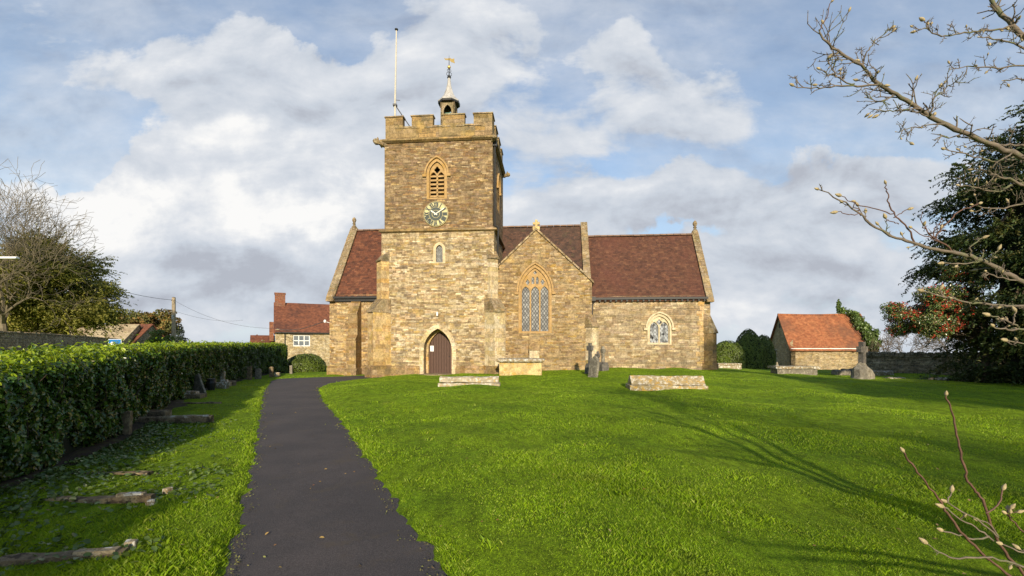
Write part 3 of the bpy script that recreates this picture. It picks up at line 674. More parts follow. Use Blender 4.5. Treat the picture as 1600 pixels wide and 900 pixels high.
# parapet
px0, px1, pv0, pv1 = -9.28, -3.2, 25.03, 30.57; pt = .36; zb, ze, zt = 13.1, 13.86, 14.50
par = MB(); par.box(px0, px1, pv0, pv0+pt, zb, ze); par.box(px0, px1, pv1-pt, pv1, zb, ze)
par.box(px0, px0+pt, pv0+pt, pv1-pt, zb, ze); par.box(px1-pt, px1, pv0+pt, pv1-pt, zb, ze)
cap = MB(); mer = []
fr = [(cp(a, 180, 25)[0], cp(b, 180, 25)[0]) for a, b in ((603, 629), (643, 676), (691, 725.5), (740, 768))]
fr[0] = (px0, fr[0][1]); fr[3] = (fr[3][0], px1)
def merlon(x0, x1, y0, y1):
    par.box(x0, x1, y0, y1, ze, zt)
    e = .05; z = zt
    cap.add([(x0-e, y0-e, z), (x1+e, y0-e, z), (x1+e, y1+e, z), (x0-e, y1+e, z), (x0-e, y0-e, z+.06), (x1+e, y0-e, z+.06), (x1+e, y1+e, z+.06), (x0-e, y1+e, z+.06), (x0+.05, (y0+y1)/2-.03, z+.15), (x1-.05, (y0+y1)/2-.03, z+.15), (x1-.05, (y0+y1)/2+.03, z+.15), (x0+.05, (y0+y1)/2+.03, z+.15)],
            [(0, 3, 2, 1), (0, 1, 5, 4), (1, 2, 6, 5), (2, 3, 7, 6), (3, 0, 4, 7), (4, 5, 9, 8), (5, 6, 10, 9), (6, 7, 11, 10), (7, 4, 8, 11), (8, 9, 10, 11)])
for a, b in fr: merlon(a, b, pv0, pv0+pt); merlon(a, b, pv1-pt, pv1)
for a, b in ((pv0+pt+.001, 25.95), (26.55, 27.55), (28.1, 29.1), (29.7, pv1-pt-.001)):
    for x in (px0, px1-pt): merlon(x, x+pt, a, b)
for (a, b), (c, d) in zip(fr[:-1], fr[1:]):
    cap.box(b+.002, c-.002, pv0-.05, pv0+pt+.04, ze, ze+.09)
    cap.box(b-.45, b, pv0-.035, pv0+.01, ze-.02, ze+.06) ; cap.box(c, c+.45, pv0-.035, pv0+.01, ze-.02, ze+.06)
par.jitter(.018, 2.); cb(par, 'parapet', 'stone_par'); cap.jitter(.015, 2.5); cb(cap, 'parapet_coping', 'coping')
# gargoyles
def gargoyle(u, v, ang, z=13.0, s=1.):
    mb = MB(); T = TR(u, v, z, ang)
    mb.lathe([(.06, -.1), (.15, 0), (.17, .2), (.13, .38), (.17, .5), (.19, .6), (.13, .72), (.05, .78)], seg=8, M=T @ Matrix.Rotation(R(80), 4, 'X') @ Matrix.Scale(s, 4))
    for k in (-1, 1):
        mb.lathe([(.02, -.06), (.06, 0), (.05, .09), (.01, .14)], seg=6, M=T @ Matrix.Translation((k*.11*s, -.52*s, .2*s)) @ Matrix.Scale(s, 4))
        mb.lathe([(.02, -.1), (.07, 0), (.07, .12), (.02, .2)], seg=6, M=T @ Matrix.Translation((k*.14*s, -.25*s, -.02)) @ Matrix.Rotation(R(30), 4, 'X') @ Matrix.Scale(s, 4))
    mb.jitter(.05, 7., u); cb(mb, 'gargoyle', 'coping', smooth=False)
gargoyle(a1+.05, 25.1, R(-52), 12.95, .95); gargoyle(a2-.02, 25.05, R(30), 12.98, .6); gargoyle(a2-.05, 30.3, R(80), 12.95, .75)
# diagonal buttresses
def buttress(u, v, ang, prof, t, mat='stone_low', jit=.012, name='buttress', cap_w=None):
    mb = MB(); mb.prism(prof, t, TR(u, v, 0, ang)); return cb(mb, name, mat, bevel=.012)
def diag(u, v, ang, p1, t1, z1, p2, t2, z2, mat='ashlar', g=-.8):
    b = buttress(u, v, ang, [(.3, g), (-p1, g), (-p1, z1), (.3, z1)], t1, mat)
    m2 = MB(); T = TR(u, v, 0, ang)
    m2.prism([(.2, z1), (-p1-.07, z1), (-p1-.07, z1+.07), (-p2, z1+.78), (.2, z1+.78)], t1+.06, T); m2.jitter(.05, 2.5, u)
    m2.build('weathering', M['coping'], b, off=O)
    if p2 > .02:
        m3 = MB(); m3.prism([(.31, z1+.5), (-p2, z1+.5), (-p2, z2), (.31, z2)], t2, T); m3.build('upper_stage', M[mat], b, off=O, bevel=.012)
        m4 = MB(); m4.prism([(.2, z2), (-p2-.07, z2), (-p2-.07, z2+.06), (.02, z2+.5), (.2, z2+.5)], t2+.05, T); m4.jitter(.04, 2.5, v+1); m4.build('weathering', M['coping'], b, off=O)
    m5 = MB(); m5.prism([(.2, g), (-p1-.12, g), (-p1-.12, .4), (-p1, .52), (.2, .52)], t1+.22, T); m5.build('plinth', M['ashlar_brown'], b, off=O)
    return b
diag(uL+.12, 25.02, R(-45), .82, .78, 3.45, .32, .62, 6.35, 'ashlar')
diag(uR-.12, 25.02, R(45), .72, .74, 3.45, .2, .52, 6.4, 'ashlar_cream')
# doorway
dv = MB(); dv.slab(arch_band(arch(door_c, -.5, dsp, dw+.46, dh+.26, 12, True)[1:]+[arch(door_c, -.5, dsp, dw+.46, dh+.26, 12, True)[0]], []) if False else arch(door_c, -.6, dsp, dw+.5, dh+.28, 12), [arch(door_c, -.599, dsp, dw-.004, dh-.003, 12)], .2, Matrix.Translation((0, 24.865, 0)))
cb(dv, 'door_surround', 'ashlar_cream')
jb = MB(); jb.slab(arch(door_c, -.6, dsp, dw+.1, dh+.1, 12), [arch(door_c, -.599, dsp, dw-.26, dh-.14, 12)], .5, Matrix.Translation((0, 25.42, 0)))
cb(jb, 'door_jamb', 'ashlar')
d = MB(); d.slab(arch(door_c, -.1, dsp, dw+.02, dh+.02, 12), [], .07, Matrix.Translation((0, 25.60, 0))); dr = cb(d, 'door', 'door')
n = MB(); nu, nz = cp(675, 549, 25.58); n.box(nu-.1, nu+.1, 25.575, 25.59, nz, nz+.32); n.build('notice', M['paper'], dr, off=O)
h = MB(); h.lathe([(.02, -.03), (.035, 0), (.02, .03)], seg=8, M=Matrix.Translation((door_c+.5, 25.57, 1.0)) @ Matrix.Rotation(R(90), 4, 'X')); h.build('door_handle', M['black'], dr, off=O)
sp = MB(); sp.box(door_c-1.0, door_c+1.0, 24.35, 25.62, -.6, .05); cb(sp, 'doorstep', 'coping')
lm = MB(); lu, lz = cp(683.5, 494, 24.85); lm.lathe([(.03, 0), (.055, .03), (.06, .16), (.07, .18), (.02, .24)], seg=8, M=Matrix.Translation((lu, 24.78, lz))); lm.box(lu-.02, lu+.02, 24.78, 24.9, lz+.16, lz+.2); cb(lm, 'porch_light', 'white')
# clock
cu, cz = cp(681.5, 335, 25.0); Rc = .70
ck = MB(); CM = Matrix.Translation((cu, 24.93, cz)) @ Matrix.Rotation(R(90), 4, 'X')
ck.lathe([(Rc, -.06), (Rc, .0), (Rc-.02, .015), (.01, .016)], seg=48, M=CM); clock = cb(ck, 'clock', 'dial', label='round clock face with dark Roman numerals')
def cring(r0, r1, name, mat, y):
    mb = MB(); n = 48; o = [(cu+r1*math.cos(2*math.pi*i/n), cz+r1*math.sin(2*math.pi*i/n)) for i in range(n)]; i_ = [(cu+r0*math.cos(2*math.pi*i/n), cz+r0*math.sin(2*math.pi*i/n)) for i in range(n)]
    mb.slab(o, [i_] if r0 > 0 else [], .012, Matrix.Translation((0, y, 0))); mb.build(name, M[mat], clock, off=O)
cring(Rc-.045, Rc-.03, 'minute_ring', 'numeral', 24.903); cring(.225, .375, 'inner_ring', 'numeral', 24.901); cring(.0, .2, 'clock_centre', 'numeral', 24.902)
def strokes(txt):
    """Roman numeral strokes in a unit cell: list of (x0, x1 bottom, top x0, x1) slanted bars, total width"""
    out = []; x = 0
    for ch in txt:
        if ch == 'I': out.append((x, x)); x += .30
        elif ch == 'V': out.append((x+.28, x)); out.append((x+.28, x+.52)); x += .78
        elif ch == 'X': out.append((x, x+.5)); out.append((x+.5, x)); x += .78
    return out, x-.12
nm = MB(); hgt = .25
for k, txt in enumerate(['XII', 'I', 'II', 'III', 'IIII', 'V', 'VI', 'VII', 'VIII', 'IX', 'X', 'XI']):
    st_, wd = strokes(txt); sc = min(.20, .31/max(wd, .3)); ang = -2*math.pi*k/12
    T = Matrix.Translation((cu, 24.902, cz)) @ Matrix.Rotation(-ang, 4, 'Y') @ Matrix.Translation((-wd*sc/2, 0, .39))
    for xb, xt in st_:
        w_ = .23*sc*1.2
        nm.slab([(xb*sc, 0), (xb*sc+w_, 0), (xt*sc+w_, hgt), (xt*sc, hgt)], [], .01, T)
nm.build('numerals', M['numeral'], clock, off=O)
def hand(ang, l, w, name, y):
    mb = MB(); mb.slab([(-w*.5, -.09), (w*.5, -.09), (w*.5, l*.7), (w*.75, l*.75), (0, l), (-w*.75, l*.75), (-w*.5, l*.7)], [], .012, Matrix.Translation((cu, y, cz)) @ Matrix.Rotation(ang, 4, 'Y')); mb.build(name, M['handp'], clock, off=O)
hand(R(57), .62, .045, 'minute_hand', 24.875); hand(R(-55), .36, .06, 'hour_hand', 24.888)
dp = MB(); dp.tube([(a2+.09, 25.25, 12.95), (a2+.09, 25.25, 8.3)], .05, 8); dp.tube([(a2+.28, 25.25, 7.9), (a2+.2, 25.25, 5.0)], .05, 8); dp.tube([(a2+.09, 25.25, 8.35), (a2+.3, 25.25, 8.2), (a2+.28, 25.25, 7.9)], .05, 8); dp.box(a2+.0, a2+.2, 25.13, 25.37, 12.75, 13.0); cb(dp, 'downpipe', 'black')
# bell turret
tu = cp(699.5, 160, 27.9)[0]; tv = 28.3; tw = .44; z0, z1 = 13.0, 16.95
zt1 = z1; bt = MB()
for i in range(4):
    bt.slab([(-tw, z0), (tw, z0), (tw, z1), (-tw, z1)], [arch(0, 15.75, 16.2, .5, .42, 8), arch(0, 13.9, 14.3, .4, .3, 6)], .1, Matrix.Translation((tu, tv, 0)) @ Matrix.Rotation(R(90*i), 4, 'Z') @ Matrix.Translation((0, -tw-.001*i, 0)))
turret = cb(bt, 'bell_turret', 'timberpale' if 'timberpale' in M else 'coping')
rf = MB(); rr = [(.68, z1-.05), (.72, z1-.02), (.72, z1+.05), (.52, z1+.22), (.34, z1+.48), (.2, z1+.85), (.12, z1+1.2), (.085, z1+1.55), (.05, z1+1.6)]
rf.lathe([(r*.98, z) for r, z in rr], tu, tv, 8, rot=R(22.5)); rf.build('turret_roof', M['lead'], turret, off=O)
ev = MB(); ev.lathe([(.64, z1-.16), (.70, z1-.14), (.70, z1-.035), (.64, z1-.03)], tu, tv, 8, rot=R(22.5)); ev.build('eaves_board', M['black'], turret, off=O)
bl = MB(); bl.lathe([(.24, 15.8), (.235, 15.85), (.17, 15.94), (.14, 16.14), (.1, 16.24), (.02, 16.27)], tu, tv, 14); bl.tube([(tu-.4, tv, 16.3), (tu+.4, tv, 16.3)], .04, 6); bl.build('bell', M['verdigris'], turret, off=O, smooth=True)
zf = z1+1.55
fi = MB(); fi.lathe([(.1, zf), (.13, zf+.06), (.1, zf+.16), (.03, zf+.2), (.025, zf+.7), (.018, zf+1.2), (.003, zf+1.5)], tu, tv, 8)
for k in range(4):
    a = R(90*k+20); pts = [(tu+math.cos(a)*r, tv+math.sin(a)*r, z) for r, z in ((.03, zf+.15), (.15, zf+.2), (.16, zf+.32), (.05, zf+.4), (.12, zf+.46), (.11, zf+.54), (.02, zf+.58))]
    fi.tube(pts, .016, 5)
fi.build('finial', M['black'], turret, off=O)
ob = MB(); ob.lathe([(.001, zf+.60), (.08, zf+.64), (.11, zf+.71), (.08, zf+.78), (.001, zf+.82)], tu, tv, 12); ob.build('gilt_ball', M['gilt'], turret, off=O, smooth=True)
va = MB(); VT = Matrix.Translation((tu, tv, zf+1.16)) @ Matrix.Rotation(R(-20), 4, 'Z')
va.slab([(-.36, .19), (-.3, .1), (.05, -.02), (.12, -.14), (.42, -.3), (.36, -.1), (.38, .0), (.2, .02), (.1, .1), (.0, .12), (-.28, .17), (-.33, .24)], [], .025, VT); va.build('weathervane', M['gilt'], turret, off=O)

# --- nave, its west bay left of the tower
rV, eV, eZ, rZ = 30.75, 27.5, 4.80, 9.66
nL = -13.8
nav = MB()
nav.slab([(nL, -1.2), (-9.0, -1.2), (-9.0, eZ), (nL, eZ)], [], .6, Matrix.Translation((0, eV, 0)))
MW = lambda u: Matrix.Translation((u, 0, 0)) @ Matrix.Rotation(R(90), 4, 'Z')
gab = lambda u, t, z=0., ins=0.: ([(eV+ins, -1.2), (2*rV-eV-ins, -1.2), (2*rV-eV-ins, eZ+z), (rV, rZ+z), (eV+ins, eZ+z)], u+t, t)
def gable_wall(mb, u, t, extra=0., e=None):
    v0, vr, z0_, zr = e or (eV, rV, eZ, rZ)
    mb.slab([(v0, -1.2), (2*vr-v0, -1.2), (2*vr-v0, z0_+extra), (vr, zr+extra), (v0, z0_+extra)], [], t, Matrix.Translation((u+t, 0, 0)) @ Matrix.Rotation(R(90), 4, 'Z'))
gable_wall(nav, nL+.002, .598, .0, (eV+.3, rV, eZ-.02, rZ-.3))
nav.box(nL+.6, 2.3, 2*rV-eV-.6, 2*rV-eV-.01, -1.2, eZ-.05); nav.box(-3.0, 2.0, eV+.02, eV+.6, -1, eZ-.03)
cb(nav, 'nave_wall', 'stone_side')
def roof(name, mat, u0, u1, e, over=.12, t=.12, sag=0., dz=0.):
    v0, vr, z0_, zr = e; mb = MB(); k = (zr-z0_)/(vr-v0); va_ = v0-over; za = z0_-over*k; n = 14
    for s in (1, -1):
        def P(i, j, o):
            u = u0+(u1-u0)*i/n; f = j/8; v = va_+(vr-va_)*f; z = za+(zr-za)*f
            z += -sag*math.sin(math.pi*f)*.5-sag*math.sin(math.pi*i/n)+.014*mnoise.noise((u*1.1, v*1.3, s*4.))+o+dz
            return (u, v if s == 1 else 2*vr-v, z)
        vs = [P(i, j, 0) for j in range(9) for i in range(n+1)]; m_ = len(vs); vs += [P(i, j, -t) for j in range(9) for i in range(n+1)]
        idx = lambda i, j: j*(n+1)+i; fs = []
        for j in range(8):
            for i in range(n):
                q = (idx(i, j), idx(i+1, j), idx(i+1, j+1), idx(i, j+1)); fs.append(q if s == 1 else q[::-1]); fs.append(tuple(x+m_ for x in (q[::-1] if s == 1 else q)))
        for i in range(n): fs.append((idx(i, 0), idx(i, 0)+m_, idx(i+1, 0)+m_, idx(i+1, 0)))
        for j in range(8):
            for i in (0, n): fs.append((idx(i, j), idx(i, j)+m_, idx(i, j+1)+m_, idx(i, j+1)))
        mb.add(vs, fs)
    return cb(mb, name, mat)
def ridge_tiles(par, u0, u1, v, z, sag=0., mat='ridge', r=.13, crest=0.):
    mb = MB(); n = max(2, int((u1-u0)/.42)); L = (u1-u0)/n
    for i in range(n):
        u = u0+i*L; zz = z-sag*math.sin(math.pi*(i+.5)/n)+random.uniform(-.008, .008)
        pts = [(v+r*math.cos(a), zz-.06+r*.9*math.sin(a)) for a in [math.pi*k/6 for k in range(7)]]
        mb.prism(pts, L-.02, Matrix.Translation((u+L/2, 0, 0)))
        if crest: mb.box(u+.02, u+L-.02, v-.012, v+.012, zz+.04, zz+.04+crest)
    mb.build('ridge_tiles', M[mat], par, off=O)
random.seed(3)
eN = (eV, rV, eZ, rZ)
r1 = roof('nave_roof', 'roof_l', nL+.42, a1+.1, eN, sag=.03); ridge_tiles(r1, nL+.42, a1, rV, rZ+.04, mat='ridge')
r2 = roof('nave_roof', 'roof_n', -9.2+.0, 2.1, eN, sag=.02, dz=-.004); r2['label'] = 'dark brown nave roof east of the tower'; ridge_tiles(r2, -3.3, 2.0, rV, rZ+.04)
# gutters
def gutter(u0, u1, v, z, name='gutter', dent=False):
    mb = MB(); mb.box(u0, u1, v-.16, v-.02, z-.13, z+.0)
    if dent:
        u = u0+.1
        while u < u1: mb.box(u, u+.1, v-.1, v+.0, z-.24, z-.13); u += .32
    else: mb.box(u0+.01, u1-.01, v-.04, v-.0, z-.3, z-.13)
    return cb(mb, name, 'black')
gutter(nL+.35, -9.55, eV-.12, eZ-.12)
def coping(u0, u1, e, lift, t, name='coping', mat='coping', knee=True, fin=0., n=9, gables=True):
    """sloped coping courses up both sides of a gable seen from the side"""
    v0, vr, z0_, zr = e; mb = MB(); sl = math.atan2(zr-z0_, vr-v0); k = math.tan(sl)
    for s in (1, -1):
        for i in range(n):
            f0, f1 = i/n, (i+1)/n-.012
            va_, vb = v0-.25+(vr-v0+.25)*f0, v0-.25+(vr-v0+.25)*f1; j = random.uniform(-.012, .012)
            za, zb_ = z0_+(va_-v0)*k+lift+j, z0_+(vb-v0)*k+lift+j
            pr = [(va_, za-t), (vb, zb_-t), (vb, zb_), (va_, za)]
            if s < 0: pr = [(2*vr-a, b) for a, b in pr]
            mb.prism(pr, u1-u0+random.uniform(-.01, .01), Matrix.Translation(((u0+u1)/2, 0, 0)))
    if knee: mb.prism([(v0-.35, z0_-.42), (v0+.1, z0_-.42), (v0+.1, z0_+lift-.2), (v0-.3, z0_-.25*k+lift-t-.02), (v0-.35, z0_-.25)], u1-u0-.02, Matrix.Translation(((u0+u1)/2, 0, 0)))
    c = cb(mb, name, mat, bevel=.015)
    if fin:
        f = MB(); uc = (u0+u1)/2; z = zr+lift-.12
        f.lathe([(.2, z-.1), (.2, z+.1), (.12, z+.2), (.07, z+.28), (.13, z+.34), (.07, z+.40), (.12, z+.5), (.15, z+.6), (.1, z+.72), (.03, z+.8)], uc, vr, 8); f.jitter(.02, 8); f.build('finial', M[mat], c, off=O)
    return c
coping(nL-.1, nL+.42, eN, .26, .2, fin=1)
coping(2.02, 2.46, (eV, rV, eZ+.1, rZ), .30, .25, knee=False)
gw = MB(); gable_wall(gw, 2.06, .36, .1); cb(gw, 'nave_wall', 'stone_side')
# buttress of the west bay
bu0, _ = cp(551, 560, 26.9)
b = buttress(bu0, eV, 0, [(.1, -1.2), (-.85, -1.2), (-.85, 1.95), (.1, 1.95)], .62, 'ashlar_brown')
m2 = MB(); m2.prism([(.1, 1.95), (-.89, 1.95), (-.89, 2.02), (-.6, 2.3), (-.6, 3.55), (-.64, 3.55), (-.64, 3.62), (.0, 4.55), (.1, 4.55)], .6, TR(bu0, eV, 0)); m2.build('weathering', M['ashlar_brown'], b, off=O)
m5 = MB(); m5.prism([(.1, -1.2), (-.98, -1.2), (-.98, .1), (-.88, .22), (.1, .22)], .76, TR(bu0, eV, 0)); m5.build('plinth', M['ashlar_brown'], b, off=O)
p = MB(); p.prism([(eV-.14, -1.2), (eV+.1, -1.2), (eV+.1, .36), (eV-.02, .36), (eV-.14, .24)], 4.6, Matrix.Translation((nL+2.18, 0, 0))); cb(p, 'plinth', 'ashlar_brown')
fl = MB(); fu, fz = cp(513, 502, 27.4); fl.tube([(nL-.0, 27.7, fz-.1), (nL-.35, 27.5, fz)], .02, 5); fl.lathe([(.06, -.08), (.09, 0), (.06, .1)], seg=8, M=Matrix.Translation((nL-.3, 27.5, fz))); cb(fl, 'cable_bracket', 'white')

# --- transept gable
tV, tL, tR_, tE, tZ = 26.2, -3.96, 2.37, 5.27, 8.26; tc = -.8
wu, wz0 = cp(836, 519, tV); wsp = cp(836, 456, tV)[1]; ww = 1.62; wh = cp(836, 418, tV)[1]-wsp
tg = MB(); tg.slab([(tL, -1), (tR_, -1), (tR_, tE), (tc, tZ), (tL, tE)], [arch(wu, wz0, wsp, ww, wh, 12)], .55, Matrix.Translation((0, tV, 0)))
tg.box(tR_-.5, tR_-.001, tV+.55, 29, -1, tE-.05); cb(tg, 'transept_wall', 'stone_trans')
lw = ww/3; tr = []
for i in (-1, 1): tr.append(tear(wu+i*lw*.8, wsp+.57, .2, .3)); tr.append(arch(wu+i*.125, wsp+.47, wsp+.72, .16, .18, 5))
tr.append(tear(wu, wsp+1.12, .18, .2))
tr = [t_ for t_ in tr]
gothic('window', wu, wz0, wsp, ww, wh, tV, 3, 'ochre', 'glass_t', tr, .14, label='tall three-light window with ochre tracery')
# relieving arch of voussoirs over the window
vo = MB(); o_ = arch(wu, 0, wsp, ww+1.15, wh+.68, 16, False); i_ = arch(wu, 0, wsp, ww+.6, wh+.35, 16, False)
for k in range(6, len(o_)-7): vo.slab([o_[k], i_[k], i_[k+1], o_[k+1]][::-1], [], .12, Matrix.Translation((0, tV-.012-.004*(k % 3), 0)))
cb(vo, 'relieving_arch', 'ashlar_brown')
fz_ = MB(); sl = math.atan2(tZ-tE, tc-tL)
trf = MB()
for s in (-1, 1):
    xe = tc+s*(tR_-tc+.1); ze_ = tZ-(tR_-tc+.1)*math.tan(sl)
    pts = [(tc, tZ-.08), (xe, ze_-.08), (xe, ze_+.03), (tc, tZ+.03)]
    trf.slab(pts if s > 0 else pts, [], 3.4, Matrix.Translation((0, tV+.32, 0)))
cb(trf, 'transept_roof', 'roof_n')
tcp = MB(); n = 8
for s in (-1, 1):
    for i in range(n):
        L = tR_-tc+.14; f0, f1 = i/n, (i+1)/n-.01; k = math.tan(sl); j = random.uniform(-.008, .008)
        x0_, x1_ = tc+s*L*f0, tc+s*L*f1; za, zb_ = tZ-L*f0*k+j, tZ-L*f1*k+j
        tcp.slab([(x0_, za+.0), (x1_, zb_+.0), (x1_, zb_+.13), (x0_, za+.13)], [], .5, Matrix.Translation((0, tV-.1-.002*i, 0)))
c = cb(tcp, 'coping', 'stone_chan', bevel=.012)
xf = MB(); z = tZ+.1; xf.box(tc-.2, tc+.2, tV-.1, tV+.3, z-.12, z+.1); xf.box(tc-.07, tc+.07, tV, tV+.18, z+.1, z+.52); xf.box(tc-.2, tc+.2, tV+.01, tV+.17, z+.24, z+.38); xf.jitter(.02, 6); xf.build('finial', M['chest'], c, off=O, bevel=.02)
# stub below the window, corner buttress
su, sz = cp(835, 562, tV-.3)
b = buttress(su, tV, 0, [(.1, -.8), (-.42, -.8), (-.42, 1.35), (.1, 1.35)], .56, 'ashlar_cream', label=None) if False else buttress(su, tV, 0, [(.1, -.8), (-.42, -.8), (-.42, 1.35), (.1, 1.35)], .56, 'ashlar_cream')
m = MB(); m.prism([(.1, 1.35), (-.46, 1.35), (-.46, 1.42), (-.06, 2.15), (.1, 2.15)], .6, TR(su, tV, 0)); m.build('weathering', M['ashlar_brown'], b, off=O)
b = buttress(tR_-.1, tV+.08, R(40), [(.3, -.8), (-.42, -.8), (-.42, 2.65), (.3, 2.65)], .5, 'ashlar_cream')
m = MB(); m.prism([(.2, 2.65), (-.48, 2.65), (-.48, 2.72), (0, 3.4), (.2, 3.4)], .56, TR(tR_-.1, tV+.08, 0, R(40))); m.build('weathering', M['coping'], b, off=O)

# --- chancel
cV, cE, cRV, cRZ, cL, cR = 27.8, 4.60, 30.4, 8.82, 2.45, 9.44
cw_u, cw_z0 = cp(1030.5, 537, cV); csp = cp(1030, 512, cV)[1]; cw = 1.16; ch = cp(1030, 494, cV)[1]-csp
ch_ = MB(); ch_.slab([(cL-.3, -1), (cR, -1), (cR, cE), (cL-.3, cE)], [arch(cw_u, cw_z0, csp, cw, ch, 12)], .55, Matrix.Translation((0, cV, 0)))
gable_wall(ch_, cR-.551, .55, 0., (cV+.4, cRV, cE-.02, cRZ-.3)); ch_.box(cL, cR-.56, 2*cRV-cV-.5, 2*cRV-cV-.01, -1, cE-.1)
cb(ch_, 'chancel_wall', 'stone_chan')
gothic('window', cw_u, cw_z0, csp, cw, ch, cV, 2, 'cream', 'glass_c', [tear(cw_u, csp+.33, .3, .3)], .12, label='small two-light window with cream tracery')
eC = (cV, cRV, cE, cRZ)
r3 = roof('chancel_roof', 'roof_c', 2.4, cR-.2, eC, sag=.025); ridge_tiles(r3, 2.46, cR-.2, cRV, cRZ+.05, mat='ridge', crest=.0)
gutter(cL+.05, cR-.2, cV-.1, cE-.1, dent=True)
coping(cR-.3, cR+.12, eC, .24, .2, fin=1)
b = buttress(cR-.12, cV+.1, R(45), [(.3, -.8), (-.42, -.8), (-.42, 2.35), (.3, 2.35)], .52, 'ashlar_brown')
m = MB(); m.prism([(.2, 2.35), (-.5, 2.35), (-.5, 2.42), (0, 3.5), (.2, 3.5)], .56, TR(cR-.12, cV+.1, 0, R(45))); m.build('weathering', M['coping'], b, off=O)
m = MB(); m.prism([(.2, -.8), (-.5, -.8), (-.5, .5), (-.42, .6), (.2, .6)], .66, TR(cR-.12, cV+.1, 0, R(45))); m.build('plinth', M['ashlar_brown'], b, off=O)
q = MB(); zq = .4; k = 0
while zq < cE-.3:
    L = (.45, .28)[k % 2]*random.uniform(.8, 1.15)
    if random.random() < .75: q.box(cR-.35-L, cR-.35, cV-.012, cV+.2, zq, zq+.27); zq += .3; k += 1
cb(q, 'quoins', 'ashlar')
dpp = MB(); du = cp(926.5, 460, 27.2)[0]; dpp.tube([(du+.15, 27.7, cE-.25), (du, 27.45, cE-.5), (du-.02, 27.4, cE-.9), (du-.02, 27.4, 3.0)], .05, 8); dpp.box(du-.06, du+.2, 27.5, 27.75, cE-.3, cE-.05); cb(dpp, 'downpipe', 'black')

# --- flagpole on the tower roof, a thing of its own
fpu = cp(617, 180, 25.7)[0]; fw_ = uv2w(fpu, 25.7)
fp = thing('flagpole', 'tall white flagpole rising from the battlemented tower top', 'flagpole', (fw_.x, fw_.y, 13.0))
mb = MB(); mb.tube([(0, 0, 0), (.02, 0, 3.0), (.09, 0, 6.9)], [.06, .052, .036], 10); mb.build('pole', M['pole_paint'], fp, smooth=True)
mb = MB(); mb.lathe([(.06, 6.88), (.1, 6.92), (.1, 6.96), (.03, 7.0)], .09, 0, 10); mb.build('pole_cap', M['black'], fp)
mb = MB(); mb.tube([(.02, 0, 2.55), (1.15, .3, .95), (1.2, .3, .3)], .03, 6); mb.box(-.1, .12, -.1, .1, 2.5, 2.6); mb.tube([(.02, 0, 2.85), (.3, 0, 2.83)], .018, 5); mb.build('stay', M['wire'], fp)
mb = MB(); mb.tube([(.07, -.06, 6.85), (.04, -.09, 3.2), (.09, -.08, .9)], .006, 4); mb.build('halyard', M['white'], fp)
# ------------------------------------------------------------------ foliage materials
M['laurel'] = leaf_mat('laurel_leaf', [(.022, .055, .012), (.045, .10, .014), (.075, .15, .018), (.038, .08, .014), (.13, .20, .03), (.06, .12, .014), (.12, .09, .03)], .28, .12, (.14, .24, .01), spec=.5, sc=1.5)
M['laurel_sunlit'] = leaf_mat('sunlit_laurel_leaf', [(.17, .26, .014), (.28, .38, .018), (.38, .46, .04), (.20, .29, .014)], .35, .35, (.42, .52, .02), sc=1.5)  # lighter leaf colour stands in for sun on the hedge top
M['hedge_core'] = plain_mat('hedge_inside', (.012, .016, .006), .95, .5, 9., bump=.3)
M['twig'] = plain_mat('brown_twigs', (.05, .035, .024), .85, .3, 12.)
M['bark_l'] = plain_mat('grey_green_bark', (.17, .14, .09), .9, .35, 8.)
M['bark'] = plain_mat('brown_bark', (.10, .075, .05), .9, .4, 8.)
M['magnolia'] = plain_mat('pale_magnolia_bark', (.15, .12, .088), .75, .4, 25., bump=.3, second=(.12, .13, .06), sec_scale=12.)
M['magshoot'] = plain_mat('brown_magnolia_shoot', (.12, .065, .045), .6, .35, 30., bump=.3)
M['bud'] = plain_mat('furry_magnolia_bud', (.36, .29, .16), .9, .5, 60., bump=.4)
M['yew'] = leaf_mat('yew_needles', [(.018, .038, .009), (.032, .060, .012), (.052, .082, .014), (.026, .048, .010), (.095, .095, .02)], .6, .12, (.07, .10, .01), patch=((.12, .10, .02), .9, .52, .7), sc=.9)
M['holly'] = leaf_mat('holly_leaf', [(.045, .08, .02), (.075, .13, .03), (.13, .17, .04), (.06, .10, .02), (.30, .29, .11), (.20, .12, .05)], .25, .06, (.05, .09, .01), sc=1.2, spec=.6)
M['berry'] = plain_mat('red_berries', (.42, .05, .028), .45, .25, 20.)
M['cedar'] = leaf_mat('olive_evergreen_foliage', [(.17, .18, .03), (.26, .26, .04), (.34, .31, .05), (.20, .22, .035), (.40, .35, .08)], .6, .3, (.22, .22, .03), sc=.5)
M['autumn'] = leaf_mat('russet_leaf', [(.17, .14, .04), (.32, .17, .045), (.14, .17, .04), (.38, .20, .05), (.10, .12, .03)], .6, .2, (.2, .12, .02), sc=.25, patch=((.07, .10, .025), .5, .45, .6))
M['shrub'] = leaf_mat('light_green_leaf', [(.14, .19, .03), (.20, .25, .05), (.10, .15, .025)], .5, .25, (.2, .26, .03), sc=.7)
M['darkfir'] = leaf_mat('dark_conifer_leaf', [(.015, .028, .012), (.03, .045, .016)], .6, 0, sc=.6)
M['box'] = leaf_mat('clipped_bush_leaf', [(.05, .085, .010), (.09, .13, .014), (.13, .17, .02), (.07, .11, .012)], .4, .2, (.18, .24, .02), sc=1.)
M['topiary'] = leaf_mat('clipped_yew_leaf', [(.05, .08, .010), (.09, .13, .014), (.13, .165, .018), (.07, .10, .012)], .6, .1, (.1, .12, .01), sc=.6)
M['ivy'] = leaf_mat('ivy_leaf', [(.05, .09, .018), (.09, .14, .025), (.14, .19, .05), (.06, .11, .02)], .4, .15, (.12, .18, .02), sc=1.2)

